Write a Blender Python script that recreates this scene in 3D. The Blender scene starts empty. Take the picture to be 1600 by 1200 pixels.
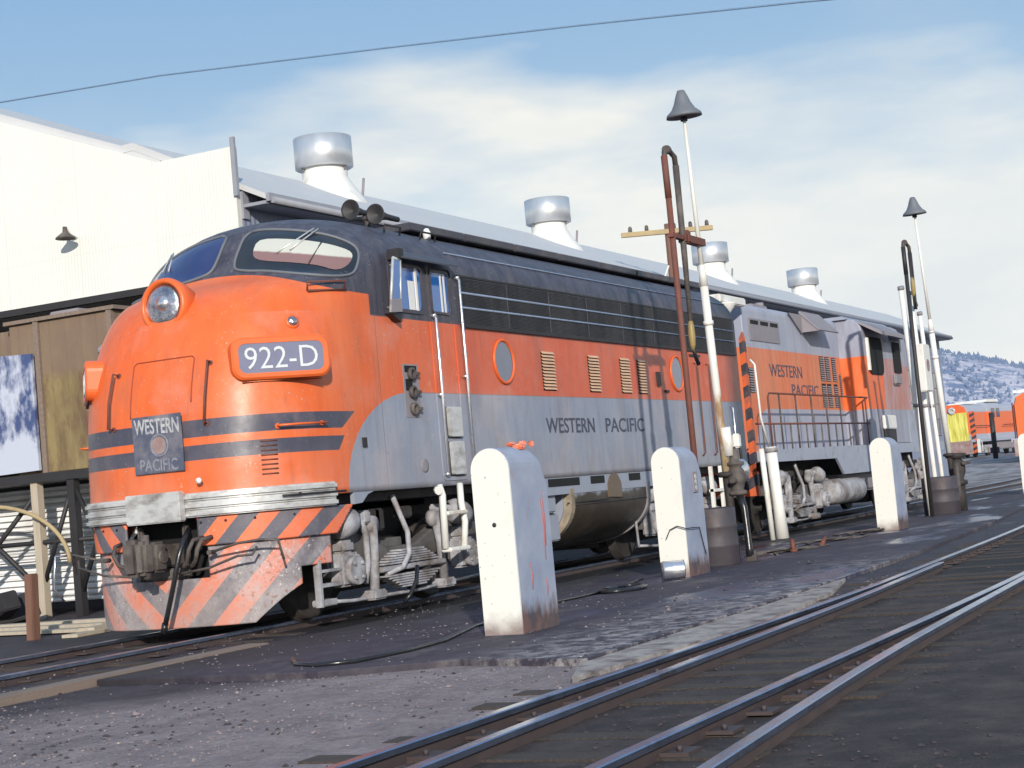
import bpy, bmesh, math, random
from mathutils import Vector, Matrix
random.seed(7)
R=math.radians
S=bpy.context.scene
COL=S.collection
# ------------------------------------------------------------------ camera
cam=bpy.data.cameras.new('camera'); co=bpy.data.objects.new('camera',cam); COL.objects.link(co)
YAW,PITCH,ROLL=R(26.3),R(3.8),R(5.2)
d=Vector((math.cos(YAW)*math.cos(PITCH),math.sin(YAW)*math.cos(PITCH),math.sin(PITCH)))
rt=Vector((math.sin(YAW),-math.cos(YAW),0)); up=rt.cross(d)
r2=rt*math.cos(ROLL)-up*math.sin(ROLL); u2=rt*math.sin(ROLL)+up*math.cos(ROLL)
m=Matrix((r2,u2,-d)).transposed().to_4x4(); m.translation=Vector((-14.7,-11.5,1.16))
co.matrix_world=m
cam.sensor_width=36; cam.lens=36*2626/1600; cam.clip_end=6000; cam.clip_start=.1
S.camera=co
S.view_settings.view_transform='Standard'; S.view_settings.look='None'
S.view_settings.gamma=1; S.view_settings.exposure=0.0
S.render.engine='CYCLES'
# ------------------------------------------------------------------ sun and sky
SUN_AZ=math.atan2(-.52,-.855); SUN_EL=R(18.5)
sd=Vector((math.cos(SUN_AZ)*math.cos(SUN_EL),math.sin(SUN_AZ)*math.cos(SUN_EL),math.sin(SUN_EL)))
sl=bpy.data.lights.new('sun','SUN'); sl.energy=4.6; sl.angle=R(.6); sl.color=(1,.93,.82)
so=bpy.data.objects.new('sun',sl); COL.objects.link(so); so.rotation_euler=sd.to_track_quat('Z','Y').to_euler(); so.location=(0,0,60)

class N:
    """small wrapper so that node maths reads like maths"""
    nt=None
    def __init__(s,sock): s.s=sock
    def _m(s,op,*o):
        n=N.nt.nodes.new('ShaderNodeMath'); n.operation=op
        for i,v in enumerate((s,)+o):
            if isinstance(v,N): N.nt.links.new(v.s,n.inputs[i])
            else: n.inputs[i].default_value=v
        return N(n.outputs[0])
    def __add__(s,o): return s._m('ADD',o)
    def __radd__(s,o): return s._m('ADD',o)
    def __sub__(s,o): return s._m('SUBTRACT',o)
    def __rsub__(s,o): return (s*-1)+o
    def __mul__(s,o): return s._m('MULTIPLY',o)
    def __rmul__(s,o): return s._m('MULTIPLY',o)
    def __truediv__(s,o): return s._m('DIVIDE',o)
    def lt(s,o): return s._m('LESS_THAN',o)
    def gt(s,o): return s._m('GREATER_THAN',o)
    def abs(s): return s._m('ABSOLUTE')
    def frac(s): return s._m('FRACT')
    def clamp(s):
        n=s._m('ADD',0.0); n.s.node.use_clamp=True; return n
def step(v,a,b): return ((v-a)/(b-a)).clamp()
def coords(kind='Object'):
    n=N.nt.nodes.new('ShaderNodeTexCoord'); sp=N.nt.nodes.new('ShaderNodeSeparateXYZ'); N.nt.links.new(n.outputs[kind],sp.inputs[0])
    return n.outputs[kind],N(sp.outputs[0]),N(sp.outputs[1]),N(sp.outputs[2])
def noise(vec,scale=1,detail=4,stretch=(1,1,1),rough=.55):
    mp=N.nt.nodes.new('ShaderNodeMapping'); mp.inputs['Scale'].default_value=stretch; N.nt.links.new(vec,mp.inputs[0])
    n=N.nt.nodes.new('ShaderNodeTexNoise'); n.inputs['Scale'].default_value=scale; n.inputs['Detail'].default_value=detail; n.inputs['Roughness'].default_value=rough
    N.nt.links.new(mp.outputs[0],n.inputs['Vector']); return N(n.outputs[0])
def mix(f,a,b):
    n=N.nt.nodes.new('ShaderNodeMix'); n.data_type='RGBA'
    for i,v in ((0,f),(6,a),(7,b)):
        if isinstance(v,N): N.nt.links.new(v.s,n.inputs[i])
        elif i==0: n.inputs[i].default_value=v
        else: n.inputs[i].default_value=(*v,1)
    return N(n.outputs[2])
def scale_col(c,f):
    n=N.nt.nodes.new('ShaderNodeVectorMath'); n.operation='SCALE'
    if isinstance(c,N): N.nt.links.new(c.s,n.inputs[0])
    else: n.inputs[0].default_value=c
    if isinstance(f,N): N.nt.links.new(f.s,n.inputs[3])
    else: n.inputs[3].default_value=f
    return N(n.outputs[0])

w=bpy.data.worlds.new('World'); S.world=w; w.use_nodes=True; N.nt=w.node_tree; N.nt.nodes.clear()
sky=N.nt.nodes.new('ShaderNodeTexSky'); sky.sky_type='NISHITA'; sky.sun_disc=False
sky.sun_elevation=SUN_EL; sky.sun_rotation=math.atan2(sd.x,sd.y); sky.air_density=1.0; sky.dust_density=.6; sky.ozone_density=1.5
vec,gx,gy,gz=coords('Generated')
el=gz
warp=noise(vec,2.2,3,(1,1,2.5))
cn=noise(vec,2.6,5,(1,1,4.2),.48)
cn2=noise(vec,8,5,(1,1,3.2),.5)
base_sky=scale_col(N(sky.outputs[0]),1.0)
blue=mix(step(el,.10,.34),(5.6,7.2,8.2),(2.35,4.6,7.7))
skyc=mix(.85,base_sky,blue)
cloud=mix(step(cn2,.35,.7),(8.6,8.75,8.4),(10.1,9.85,8.9))
thr=step(el*-1.0+.212+step(gy,.3,.62)*.012+(cn-.5)*.26+(cn2-.5)*.07,-.02,.035)
skyc=mix(thr*.92,skyc,cloud)
wisp=step(noise(vec,2.4,5,(1,1.2,2.6),.5),.42,.80)
skyc=mix(wisp*.42,skyc,(8.2,8.5,8.4))
skyc=scale_col(skyc,1.0+(1.0-step(el,0.0,.26))*.20)
bg=N.nt.nodes.new('ShaderNodeBackground'); bg.inputs[1].default_value=.1
N.nt.links.new(skyc.s,bg.inputs[0]); wo=N.nt.nodes.new('ShaderNodeOutputWorld'); N.nt.links.new(bg.outputs[0],wo.inputs[0])

# ------------------------------------------------------------------ materials
def new_mat(name):
    m=bpy.data.materials.new(name); m.use_nodes=True; N.nt=m.node_tree
    return m,m.node_tree.nodes['Principled BSDF']
def setc(b,c,inp='Base Color'):
    if isinstance(c,N): N.nt.links.new(c.s,b.inputs[inp])
    elif isinstance(c,(int,float)): b.inputs[inp].default_value=c
    else: b.inputs[inp].default_value=(*c,1)
def bump(b,h,strength=.3,dist=.02):
    n=N.nt.nodes.new('ShaderNodeBump'); n.inputs['Strength'].default_value=strength; n.inputs['Distance'].default_value=dist
    N.nt.links.new(h.s,n.inputs['Height']); N.nt.links.new(n.outputs[0],b.inputs['Normal'])
def pbr(name,c,rough=.6,metal=0.,var=.25,scale=4,stretch=(1,1,1),dirt=None,dirt_amt=.5,bmp=.15,bdist=.01,dirt_scale=2.5):
    m,b=new_mat(name); vec,x,y,z=coords()
    n=noise(vec,scale,6,stretch)
    col=scale_col(c,(n-.5)*(var*2)+1.0)
    if dirt:
        k=step(noise(vec,dirt_scale,7,stretch,.65),.62-dirt_amt*.3,.78-dirt_amt*.15)
        col=mix(k,col,dirt)
    setc(b,col); setc(b,(noise(vec,scale*2,4)-.5)*.25+rough,'Roughness'); b.inputs['Metallic'].default_value=metal
    if bmp: bump(b,noise(vec,scale*6,5),bmp,bdist)
    return m
ORANGE=(.70,.125,.026); GREY=(.27,.295,.36); DARK=(.060,.058,.088)
def loco_paint():
    m,b=new_mat('loco_body_paint'); vec,x,y,z=coords()
    ay=y.abs()
    fade=noise(vec,1.3,5,(1,1,.5)); st=noise(vec,9,5,(1,1,.12))
    edge=noise(vec,30,2)*.012
    org=mix(step(fade,.40,.75),(.68,.115,.020),(.68,.165,.055))
    # the long flank is a darker red than the nose
    org=mix(step(x,1.6,4.5)*.8,org,mix(step(fade,.35,.7),(.52,.078,.032),(.58,.125,.065)))
    gre=mix(step(fade,.38,.72),(.235,.265,.34),(.31,.325,.38))
    drk=mix(step(st,.35,.75),(.040,.039,.058),(.085,.082,.105))
    zb_n=3.965-ay*ay*.14
    zb=zb_n*(x.lt(1.93))+(x.gt(1.93))*(3.385)
    dark=z.gt(zb)
    ex=(x-2.75)/1.58; ez=(z-1.38)/1.12
    inarc=(ex*ex+ez*ez).lt(1.0)*z.lt(2.5)
    grey=((x.gt(2.75)*z.lt(2.5))+inarc).clamp()
    s1=z.gt(2.085)*z.lt(2.27)*(x.lt((z*1.5)-1.99))
    s2=z.gt(1.84)*z.lt(2.0)*(x.lt((z*.8)-.43))
    stripe=(s1+s2).clamp()
    chips=step(noise(vec,34,4,(1,1,1),.6),.64,.68)*step(noise(vec,2.3,4),.42,.62)
    col=mix(grey,org,gre); col=mix(dark,col,drk); col=mix(stripe,col,(.055,.055,.085))
    col=scale_col(col,(st-.5)*.35+1.0)
    grime=step(noise(vec,2.2,7,(1,1,.35),.65),.52,.8)
    col=mix(grime*.45,col,(.16,.115,.095))
    low=step(z,2.0,1.36)*step(noise(vec,3,6,(1,1,.4)),.35,.75)*x.gt(2.2)
    col=mix(low*.4,col,(.12,.09,.075))
    col=mix(chips*.75,col,(.48,.40,.36))
    blist=step(noise(vec,11,6,(1,1,.8),.7),.60,.66)*step(noise(vec,1.7,4),.52,.66)
    col=mix(blist*.45,col,(.20,.10,.08))
    drip=step(noise(vec,16,5,(1,1,.05),.6),.58,.72)*z.lt(3.4)
    col=mix(drip*.30,col,(.13,.09,.08))
    # panel seams on the long side
    seam=(((x-2.2)/1.86).frac().lt(.007))*x.gt(4.5)*z.lt(3.36)
    col=mix(seam*.5,col,(.35,.20,.15))
    s3=((x-2.02).abs().lt(.007)+(x-4.12).abs().lt(.008)).clamp()*z.lt(4.3)
    col=mix(s3*.55,col,(.08,.05,.05))
    s4=(z-2.5).abs().lt(.006)*x.gt(2.75)
    col=mix(s4*.6,col,(.20,.14,.13))
    fadep=step(noise(vec,.9,5,(1,1,1),.6),.50,.70)*z.lt(3.4)
    col=mix(fadep*.26,col,(.58,.42,.38))
    dust=step(z,2.1,1.4)*step(noise(vec,4,6,(1,1,.5)),.3,.7)
    col=mix(dust*.25,col,(.42,.36,.32))
    scr=step(noise(vec,6,7,(.35,.35,2.6),.7),.64,.68)*step(noise(vec,1.3,3),.48,.6)
    col=mix(scr*.35,col,(.30,.14,.09))
    setc(b,col); rg=noise(vec,5,5)*.25+.30+dark*.08+grey*.1; setc(b,rg,'Roughness')
    bump(b,noise(vec,1.9,3)*1.0+noise(vec,14,4)*.14+noise(vec,60,3)*.04,.4,.025)
    return m
def chevron(name,per=.6,worn=0.5):
    m,b=new_mat(name); vec,x,y,z=coords()
    u=y.abs()+(x+.24)*.55
    t=((z-u*.93)*1.0+10.06+noise(vec,20,2)*.01)/per
    s=t.frac().lt(.5)
    col=mix(s,(.78,.14,.03),(.07,.07,.10))
    w_=step(noise(vec,2.4,7,(1,1,1),.7),.40,.62)*worn
    col=mix(w_*.8,col,(.42,.40,.42)); col=mix(.18*worn,col,(.45,.38,.36))
    sp=step(noise(vec,22,5,(1,1,1),.7),.56,.62)*step(noise(vec,2.5,4),.42,.6)
    col=mix(sp*worn,col,(.20,.07,.04))
    sp2=step(noise(vec,30,4),.62,.66)*step(noise(vec,1.9,4),.45,.6)
    col=mix(sp2*worn,col,(.62,.58,.55))
    dust=step(z,.7,.15)*.45*worn+.05
    col=mix(dust,col,(.30,.25,.23))
    setc(b,col); b.inputs['Roughness'].default_value=.6
    bump(b,noise(vec,9,5),.3,.015)
    return m
def diag(name,ax='z'):
    m,b=new_mat(name); vec,x,y,z=coords()
    s=((z*1.0+y*.45+x*.3)/.42).frac().lt(.5)
    setc(b,mix(step(noise(vec,5,6,(1,1,.5),.7),.48,.62)*.6,mix(s,(.60,.11,.03),(.03,.03,.045)),(.12,.08,.08))); b.inputs['Roughness'].default_value=.55
    return m
M={}
M['paint']=loco_paint()
M['chev']=chevron('pilot_chevrons',worn=.9); M['chev2']=chevron('apron_chevrons',.46,worn=.2)
M['diag']=diag('hazard_stripes')
M['orange']=pbr('orange_paint',ORANGE,.38,var=.15,bmp=.05)
M['greyp']=pbr('grey_paint',GREY,.5,var=.15,bmp=.05)
M['dark']=pbr('roof_dark_paint',(.05,.048,.062),.5,var=.4,bmp=.1,dirt=(.10,.085,.08),dirt_amt=.4)
M['black']=pbr('black_iron',(.022,.02,.022),.6,var=.4)
M['void']=pbr('dark_interior',(.006,.006,.007),.9,var=.2,bmp=0)
M['blackgloss']=pbr('black_rubber',(.015,.015,.018),.28,var=.3)
M['silver']=pbr('aluminium_trim',(.58,.58,.58),.34,.35,var=.2,scale=6,stretch=(1,1,2),dirt=(.22,.19,.17),dirt_amt=.5)
M['steel']=pbr('steel_bright',(.65,.65,.68),.25,.85,var=.15)
M['truckgrey']=pbr('truck_dusty_grey',(.36,.36,.39),.75,var=.5,scale=8,dirt=(.13,.10,.085),dirt_amt=.7,bmp=.5,dirt_scale=3)
M['truckframe']=pbr('truck_frame_grime',(.13,.125,.13),.8,var=.6,scale=6,dirt=(.05,.04,.035),dirt_amt=.8,bmp=.5,dirt_scale=3)
M['truckdark']=pbr('truck_dark',(.022,.019,.019),.75,var=.5,scale=6,dirt=(.06,.045,.04),dirt_amt=.5,bmp=.4)
M['couplerm']=pbr('coupler_grime',(.075,.062,.058),.7,.1,var=.6,scale=8,dirt=(.20,.17,.15),dirt_amt=.45,bmp=.5)
M['screen']=pbr('grille_screen',(.022,.022,.028),.55,var=.5,scale=9,stretch=(1,1,.3),dirt=(.06,.055,.055),dirt_amt=.6)
M['strip']=pbr('grille_strip',(.30,.36,.48),.3,.5,var=.2)
M['white']=pbr('white_paint',(.74,.73,.68),.6,var=.08,dirt=(.5,.42,.36),dirt_amt=.05)
M['whitepipe']=pbr('white_pipe_rusty',(.70,.69,.65),.5,var=.12,scale=4,stretch=(1,1,.4),dirt=(.42,.25,.12),dirt_amt=.35)
def pole_mat():
    m,b=new_mat('rusting_white_pole'); vec,x,y,z=coords(); n=noise(vec,3,6,(1,1,.35),.65)
    col=mix(step(n,.35,.7),(.62,.61,.57),(.72,.71,.67))
    col=mix(step(n+(2.6-z)*.16,.50,.62)*.85,col,(.30,.15,.05)); col=mix(step(noise(vec,5,6,(1,1,.5),.7)+(1.9-z)*.14,.54,.64)*.7,col,(.55,.44,.22))
    setc(b,col); b.inputs['Roughness'].default_value=.5; return m
M['polemat']=pole_mat()
M['whitebright']=pbr('white_pipe',(.70,.69,.66),.5,var=.10,dirt=(.5,.46,.42),dirt_amt=.2)
M['rust']=pbr('rusty_pipe',(.15,.05,.035),.75,var=.4,scale=8,dirt=(.10,.05,.04),dirt_amt=.5)
M['lampgrey']=pbr('lamp_shade_grey',(.13,.14,.16),.55,var=.2)
M['letters']=pbr('dark_lettering',(.06,.065,.10),.6,var=.3,bmp=0)
M['lettersw']=pbr('white_lettering',(.72,.72,.72),.5,var=.1,bmp=0)
M['numeral']=pbr('numeral_off_white',(.56,.58,.60),.5,var=.1,bmp=0)
M['plateblue']=pbr('number_plate_blue',(.15,.16,.24),.45,var=.12,bmp=0)
M['herald']=pbr('herald_plate_paint',(.075,.085,.13),.5,var=.3,scale=6,dirt=(.22,.20,.22),dirt_amt=.45)
M['wornred']=pbr('worn_red_emblem',(.26,.15,.14),.6,var=.4,scale=12,dirt=(.33,.30,.30),dirt_amt=.7)
M['wornwhite']=pbr('worn_white_letters',(.42,.42,.44),.6,var=.3,scale=20,dirt=(.13,.14,.19),dirt_amt=.45,dirt_scale=14)
M['faintletters']=pbr('faint_worn_letters',(.22,.23,.27),.6,var=.4,scale=20,dirt=(.09,.10,.15),dirt_amt=.6,dirt_scale=12)
M['drum']=pbr('barrel_steel',(.050,.043,.052),.6,var=.35,dirt=(.10,.07,.06),dirt_amt=.3)
M['rail']=pbr('rail_head_steel',(.28,.33,.45),.22,.9,var=.25,scale=3,dirt=(.14,.10,.09),dirt_amt=.25,bmp=.05)
M['railside']=pbr('rail_web_rust',(.07,.05,.05),.7,.2,var=.4)
M['wood']=pbr('old_timber',(.20,.15,.12),.85,var=.45,scale=5,stretch=(.2,4,4),bmp=.5)
M['woodpost']=pbr('brown_timber_post',(.17,.085,.06),.85,var=.4,scale=5,stretch=(4,4,.3),bmp=.5)
M['woodpale']=pbr('pale_timber',(.42,.36,.28),.85,var=.3,scale=5,stretch=(3,3,.3),bmp=.4)
M['xarm']=pbr('crossarm_wood',(.38,.29,.16),.8,var=.35)
def glass(name,c,rough=.06,spec=.5):
    m,b=new_mat(name); vec,x,y,z=coords()
    setc(b,scale_col(c,(noise(vec,3,4)-.5)*.5+1.0)); b.inputs['Roughness'].default_value=rough; b.inputs['IOR'].default_value=1.55
    b.inputs['Coat Weight'].default_value=.6; b.inputs['Coat Roughness'].default_value=.03
    return m
M['glassdark']=glass('dark_glass',(.012,.012,.016))
M['glasssky']=glass('sky_blue_glass',(.015,.11,.36))  # blue of the sky showing in the panes, put into the base colour
M['glassnavy']=glass('navy_glass',(.012,.022,.11))
M['porthole']=glass('porthole_glass',(.08,.095,.16))
def screen_reflection():
    # reflection painted on the windshield, a pale band over a reddish one
    m,b=new_mat('windshield_reflection'); vec,x,y,z=coords()
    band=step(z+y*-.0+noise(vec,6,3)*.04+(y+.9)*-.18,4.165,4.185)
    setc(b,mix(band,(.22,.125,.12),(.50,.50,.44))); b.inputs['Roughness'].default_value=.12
    b.inputs['Coat Weight'].default_value=.5
    return m
M['reflpane']=screen_reflection()
M['lens']=pbr('headlight_reflector',(.55,.56,.60),.12,.9,var=.5,scale=7,dirt=(.18,.18,.22),dirt_amt=.6,bmp=.5,bdist=.02,dirt_scale=6)
def corr(name,c,axis,period,dirt=None,depth=.03,var=.06):
    m,b=new_mat(name); vec,x,y,z=coords()
    a={'x':x,'y':y,'z':z}[axis]
    s=(a*(2*math.pi/period))._m('SINE')
    n=noise(vec,.7,6,(1,1,1)); n2=noise(vec,5,5,(1,1,.1))
    col=scale_col(c,(n-.5)*var*2+(n2-.5)*var+1.0)
    if dirt: col=mix(step(noise(vec,1.1,8,(1,1,.4),.65),.55,.8)*.5,col,dirt)
    if axis!='z': col=mix((a/1.83).frac().lt(.006)*.25,col,(.25,.22,.2)); col=mix((z/2.44+.31).frac().lt(.005)*.15,col,(.3,.27,.24))
    setc(b,col); b.inputs['Roughness'].default_value=.65; bump(b,s,(.13 if name.startswith('white') else .6),depth)
    return m
M['facade']=corr('white_corrugated_wall',(.70,.695,.655),'y',.076,(.62,.58,.52),.012)
M['sidewall']=corr('shaded_blue_grey_wall',(.22,.25,.34),'x',.15,None,.01)  # shade under the eave is put into this wall colour
M['roofm']=corr('galvanised_roof',(.50,.50,.51),'x',.2,(.60,.58,.54),.01)
M['louvpanel']=corr('louvred_metal_panel',(.80,.80,.80),'z',.11,(.3,.27,.25),.05)
M['vent']=pbr('galvanised_vent',(.60,.61,.63),.38,.65,var=.25,scale=2.5,stretch=(1,1,.3),bmp=.05)
M['fascia']=pbr('blue_fascia',(.26,.27,.31),.6,var=.15)
def bin_mat():
    m,b=new_mat('weathered_bin_boards'); vec,x,y,z=coords()
    n=noise(vec,1.6,7,(1,1,.25),.65); n2=noise(vec,3,6,(1,1,.5),.7)
    col=mix(step(n,.38,.60),(.12,.08,.042),(.25,.19,.085))
    col=mix(step(n2,.50,.66)*.8,col,(.12,.06,.04)); col=mix(step(noise(vec,2.3,6,(1,1,.3),.7),.60,.72)*.6,col,(.36,.34,.26))
    col=mix(step(z,3.75,3.95)*.75,col,(.19,.13,.10))
    col=mix(((y/.32).frac().lt(.04))*.22,col,(.05,.04,.03))
    setc(b,col); b.inputs['Roughness'].default_value=.8; bump(b,n2,.4,.02); return m
M['bin']=bin_mat()
def tarp_mat():
    m,b=new_mat('stained_blue_white_sheet'); vec,x,y,z=coords()
    n=noise(vec,1.4,6,(1,1,.6),.6)
    col=mix(step(n+(noise(vec,5,6,(1,1,.4),.7)-.5)*.25+(3.7-z)*.10,.46,.56),(.05,.075,.19),(.47,.50,.60))
    setc(b,col); b.inputs['Roughness'].default_value=.5; return m
M['tarp']=tarp_mat()
def bollard_side():
    m,b=new_mat('bollard_concrete_shaded'); vec,x,y,z=coords()
    n=noise(vec,2.5,6); col=mix(step(n,.35,.7),(.24,.28,.38),(.34,.37,.45))  # shade of the side faces is put into this darker grey-blue
    col=mix(step(noise(vec,6,6,(1,1,.3),.7),.60,.72)*.7,col,(.35,.16,.16))
    col=mix(step(z+noise(vec,7,5,(1,1,.4),.7)*.45,.55,.38)*.92,col,mix(step(noise(vec,9,6),.4,.6),(.13,.06,.045),(.05,.035,.035)))
    setc(b,col); b.inputs['Roughness'].default_value=.75; bump(b,noise(vec,18,5),.3,.01); return m
M['bolside']=bollard_side()
def bollard_white():
    m,b=new_mat('bollard_white_sunlit'); vec,x,y,z=coords()
    col=mix(step(noise(vec,5,6,(1,1,.5)),.6,.75)*.25,(.70,.69,.64),(.6,.5,.4))  # sunlit brightness of the end face is put into its white
    col=mix(step(z+noise(vec,7,4)*.25,.34,.16)*.9,col,(.20,.14,.13))
    col=mix(step(noise(vec,26,3),.70,.72)*.8,col,(.12,.09,.08))
    setc(b,col); b.inputs['Roughness'].default_value=.6; bump(b,noise(vec,25,4),.15,.01); return m
M['bolwhite']=bollard_white()
M['tank']=None
def tank_mat():
    m,b=new_mat('oily_fuel_tank'); vec,x,y,z=coords()
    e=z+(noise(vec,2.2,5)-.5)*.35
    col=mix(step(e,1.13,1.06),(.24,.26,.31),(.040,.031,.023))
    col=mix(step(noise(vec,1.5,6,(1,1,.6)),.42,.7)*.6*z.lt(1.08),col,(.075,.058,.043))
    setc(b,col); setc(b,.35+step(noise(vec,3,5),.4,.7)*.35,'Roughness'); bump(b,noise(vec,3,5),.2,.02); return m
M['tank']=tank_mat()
def hood_mat():
    m,b=new_mat('hood_unit_paint'); vec,x,y,z=coords()   # local x 0 at the front coupler
    st=noise(vec,7,5,(1,1,.1)); f=noise(vec,1.2,5,(1,1,.5))
    org=mix(step(f,.35,.7),(.62,.15,.055),(.60,.22,.11))
    gr=mix(step(f,.35,.7),(.30,.32,.40),(.37,.38,.45))
    ex=(x-3.3)/.9; ez=(z-1.6)/.86
    low=(x.gt(3.3)*z.lt(2.46)+(ex*ex+ez*ez).lt(1.0)*z.lt(2.46)).clamp()
    top=z.gt(3.70)
    col=mix(((low+top).clamp()),org,gr)
    col=scale_col(col,(st-.5)*.5+1.0)
    rust=step(noise(vec,5,7,(1,1,.08),.7),.56,.72)*z.lt(3.75)
    col=mix(rust*.6,col,(.30,.07,.03))
    seam=(((x)/.92).frac().lt(.015))*z.gt(1.5)
    col=mix(seam*.35,col,(.2,.12,.1))
    setc(b,col); setc(b,noise(vec,5,4)*.2+.4,'Roughness'); bump(b,noise(vec,2,3),.2,.02); return m
M['hood']=hood_mat()
def cab_mat():
    m,b=new_mat('hood_unit_cab_paint'); vec,x,y,z=coords()
    st=noise(vec,5,6,(1,1,.25))
    org=mix(step(st,.35,.7),(.80,.12,.01),(.66,.17,.07)); org=mix(x.gt(10.75),org,mix(step(st,.4,.65),(.42,.17,.13),(.40,.28,.30)))
    gr=mix(step(st,.35,.7),(.25,.25,.31),(.34,.35,.42))
    col=mix((z.lt(2.43)+z.gt(3.68)).clamp(),org,gr)
    setc(b,col); b.inputs['Roughness'].default_value=.5; return m
M['cab']=cab_mat()
M['frameg']=pbr('hood_unit_sill_grey',(.31,.335,.41),.5,var=.2,dirt=(.2,.17,.16),dirt_amt=.2)
M['dustygrey']=pbr('dusty_grey_panel',(.24,.22,.24),.7,var=.2)

# ------------------------------------------------------------------ mesh helpers
def setp(o,label=None,cat=None,group=None,kind=None):
    if label: o['label']=label
    if cat: o['category']=cat
    if group: o['group']=group
    if kind: o['kind']=kind
    return o
def thing(name,label,cat,loc=(0,0,0),group=None):
    o=bpy.data.objects.new(name,None); COL.objects.link(o); o.location=loc; o.empty_display_size=.3
    return setp(o,label,cat,group)
class MB:
    def __init__(s,o=(0,0,0)): s.bm=bmesh.new(); s.o=Vector(o)
    def face(s,pts,sm=False):
        try:
            f=s.bm.faces.new([s.bm.verts.new(Vector(p)) for p in pts]); f.smooth=sm; return f
        except ValueError: return None
    def box(s,c,sz,rot=None,bev=0):
        mt=Matrix.Translation(c)
        if rot is not None: mt=mt@(rot.to_4x4() if isinstance(rot,Matrix) else Matrix.Rotation(rot,4,'Z'))
        mt=mt@Matrix.Diagonal((*sz,1))
        g=bmesh.ops.create_cube(s.bm,size=1,matrix=mt)
        if bev:
            es=list({e for v in g['verts'] for e in v.link_edges})
            bmesh.ops.bevel(s.bm,geom=es,offset=bev,segments=2,affect='EDGES')
        return s
    def b2(s,x0,x1,y0,y1,z0,z1,bev=0): return s.box(((x0+x1)/2,(y0+y1)/2,(z0+z1)/2),(abs(x1-x0),abs(y1-y0),abs(z1-z0)),None,bev)
    def cyl(s,p0,p1,r,seg=16,r2=None,caps=True):
        p0=Vector(p0);p1=Vector(p1); r2=r if r2 is None else r2
        ax=(p1-p0).normalized(); a=ax.orthogonal().normalized(); b=ax.cross(a)
        A=[];B=[]
        for i in range(seg):
            t=2*math.pi*i/seg; dd=a*math.cos(t)+b*math.sin(t)
            A.append(s.bm.verts.new(p0+dd*r)); B.append(s.bm.verts.new(p1+dd*r2))
        for i in range(seg):
            f=s.bm.faces.new((A[i],A[(i+1)%seg],B[(i+1)%seg],B[i])); f.smooth=True
        if caps: s.bm.faces.new(A[::-1]); s.bm.faces.new(B)
        return s
    def tube(s,pts,r,seg=10):
        pts=[Vector(p) for p in pts]; rings=[]; a=None
        for i,p in enumerate(pts):
            t=(pts[min(i+1,len(pts)-1)]-pts[max(i-1,0)]).normalized()
            if a is None: a=t.orthogonal().normalized()
            a=(a-t*a.dot(t)).normalized(); b=t.cross(a)
            rr=r[i] if isinstance(r,(list,tuple)) else r
            rings.append([s.bm.verts.new(p+(a*math.cos(2*math.pi*k/seg)+b*math.sin(2*math.pi*k/seg))*rr) for k in range(seg)])
        for A,B in zip(rings,rings[1:]):
            for k in range(seg):
                f=s.bm.faces.new((A[k],A[(k+1)%seg],B[(k+1)%seg],B[k])); f.smooth=True
        s.bm.faces.new(rings[0][::-1]); s.bm.faces.new(rings[-1]); return s
    def lathe(s,prof,o,ax=(0,0,1),seg=32):
        o=Vector(o); ax=Vector(ax).normalized(); a=ax.orthogonal().normalized(); b=ax.cross(a); rings=[]
        for r,h in prof:
            rings.append([s.bm.verts.new(o+ax*h+(a*math.cos(2*math.pi*k/seg)+b*math.sin(2*math.pi*k/seg))*max(r,.0005)) for k in range(seg)])
        for A,B in zip(rings,rings[1:]):
            for k in range(seg):
                f=s.bm.faces.new((A[k],A[(k+1)%seg],B[(k+1)%seg],B[k])); f.smooth=True
        s.bm.faces.new(rings[0][::-1]); s.bm.faces.new(rings[-1]); return s
    def prism(s,poly,ax,a,b):
        # poly in the two other axes, extruded along ax from a to b
        def P(u,v,t): return {'x':(t,u,v),'y':(u,t,v),'z':(u,v,t)}[ax]
        A=[s.bm.verts.new(P(u,v,a)) for u,v in poly]; B=[s.bm.verts.new(P(u,v,b)) for u,v in poly]
        n=len(poly)
        for i in range(n): s.bm.faces.new((A[i],A[(i+1)%n],B[(i+1)%n],B[i]))
        s.bm.faces.new(A[::-1]); s.bm.faces.new(B); return s
    def grid(s,rows,close=False,sm=True):
        V=[[s.bm.verts.new(Vector(p)) for p in r] for r in rows]
        for A,B in zip(V,V[1:]):
            n=len(A)
            for k in range(n if close else n-1):
                try:
                    f=s.bm.faces.new((A[k],A[(k+1)%n],B[(k+1)%n],B[k])); f.smooth=sm
                except ValueError: pass
        return V
    def mesh(s,me):
        s.bm.from_mesh(me); return s
    def build(s,name,mat,parent=None,label=None,recalc=True,bevel=0,solid=0):
        if recalc: bmesh.ops.recalc_face_normals(s.bm,faces=s.bm.faces)
        me=bpy.data.meshes.new(name)
        bmesh.ops.translate(s.bm,vec=-s.o,verts=s.bm.verts)
        s.bm.to_mesh(me); s.bm.free(); me.materials.append(M[mat] if isinstance(mat,str) else mat)
        o=bpy.data.objects.new(name,me); COL.objects.link(o)
        if parent is not None: o.parent=parent
        else: o.location=s.o
        if bevel:
            md=o.modifiers.new('b','BEVEL'); md.width=bevel; md.segments=2; md.limit_method='ANGLE'
        if solid:
            md=o.modifiers.new('s','SOLIDIFY'); md.thickness=solid; md.offset=0
        if label: o['label']=label
        if name in SPLIT: split(o)
        return o
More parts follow.
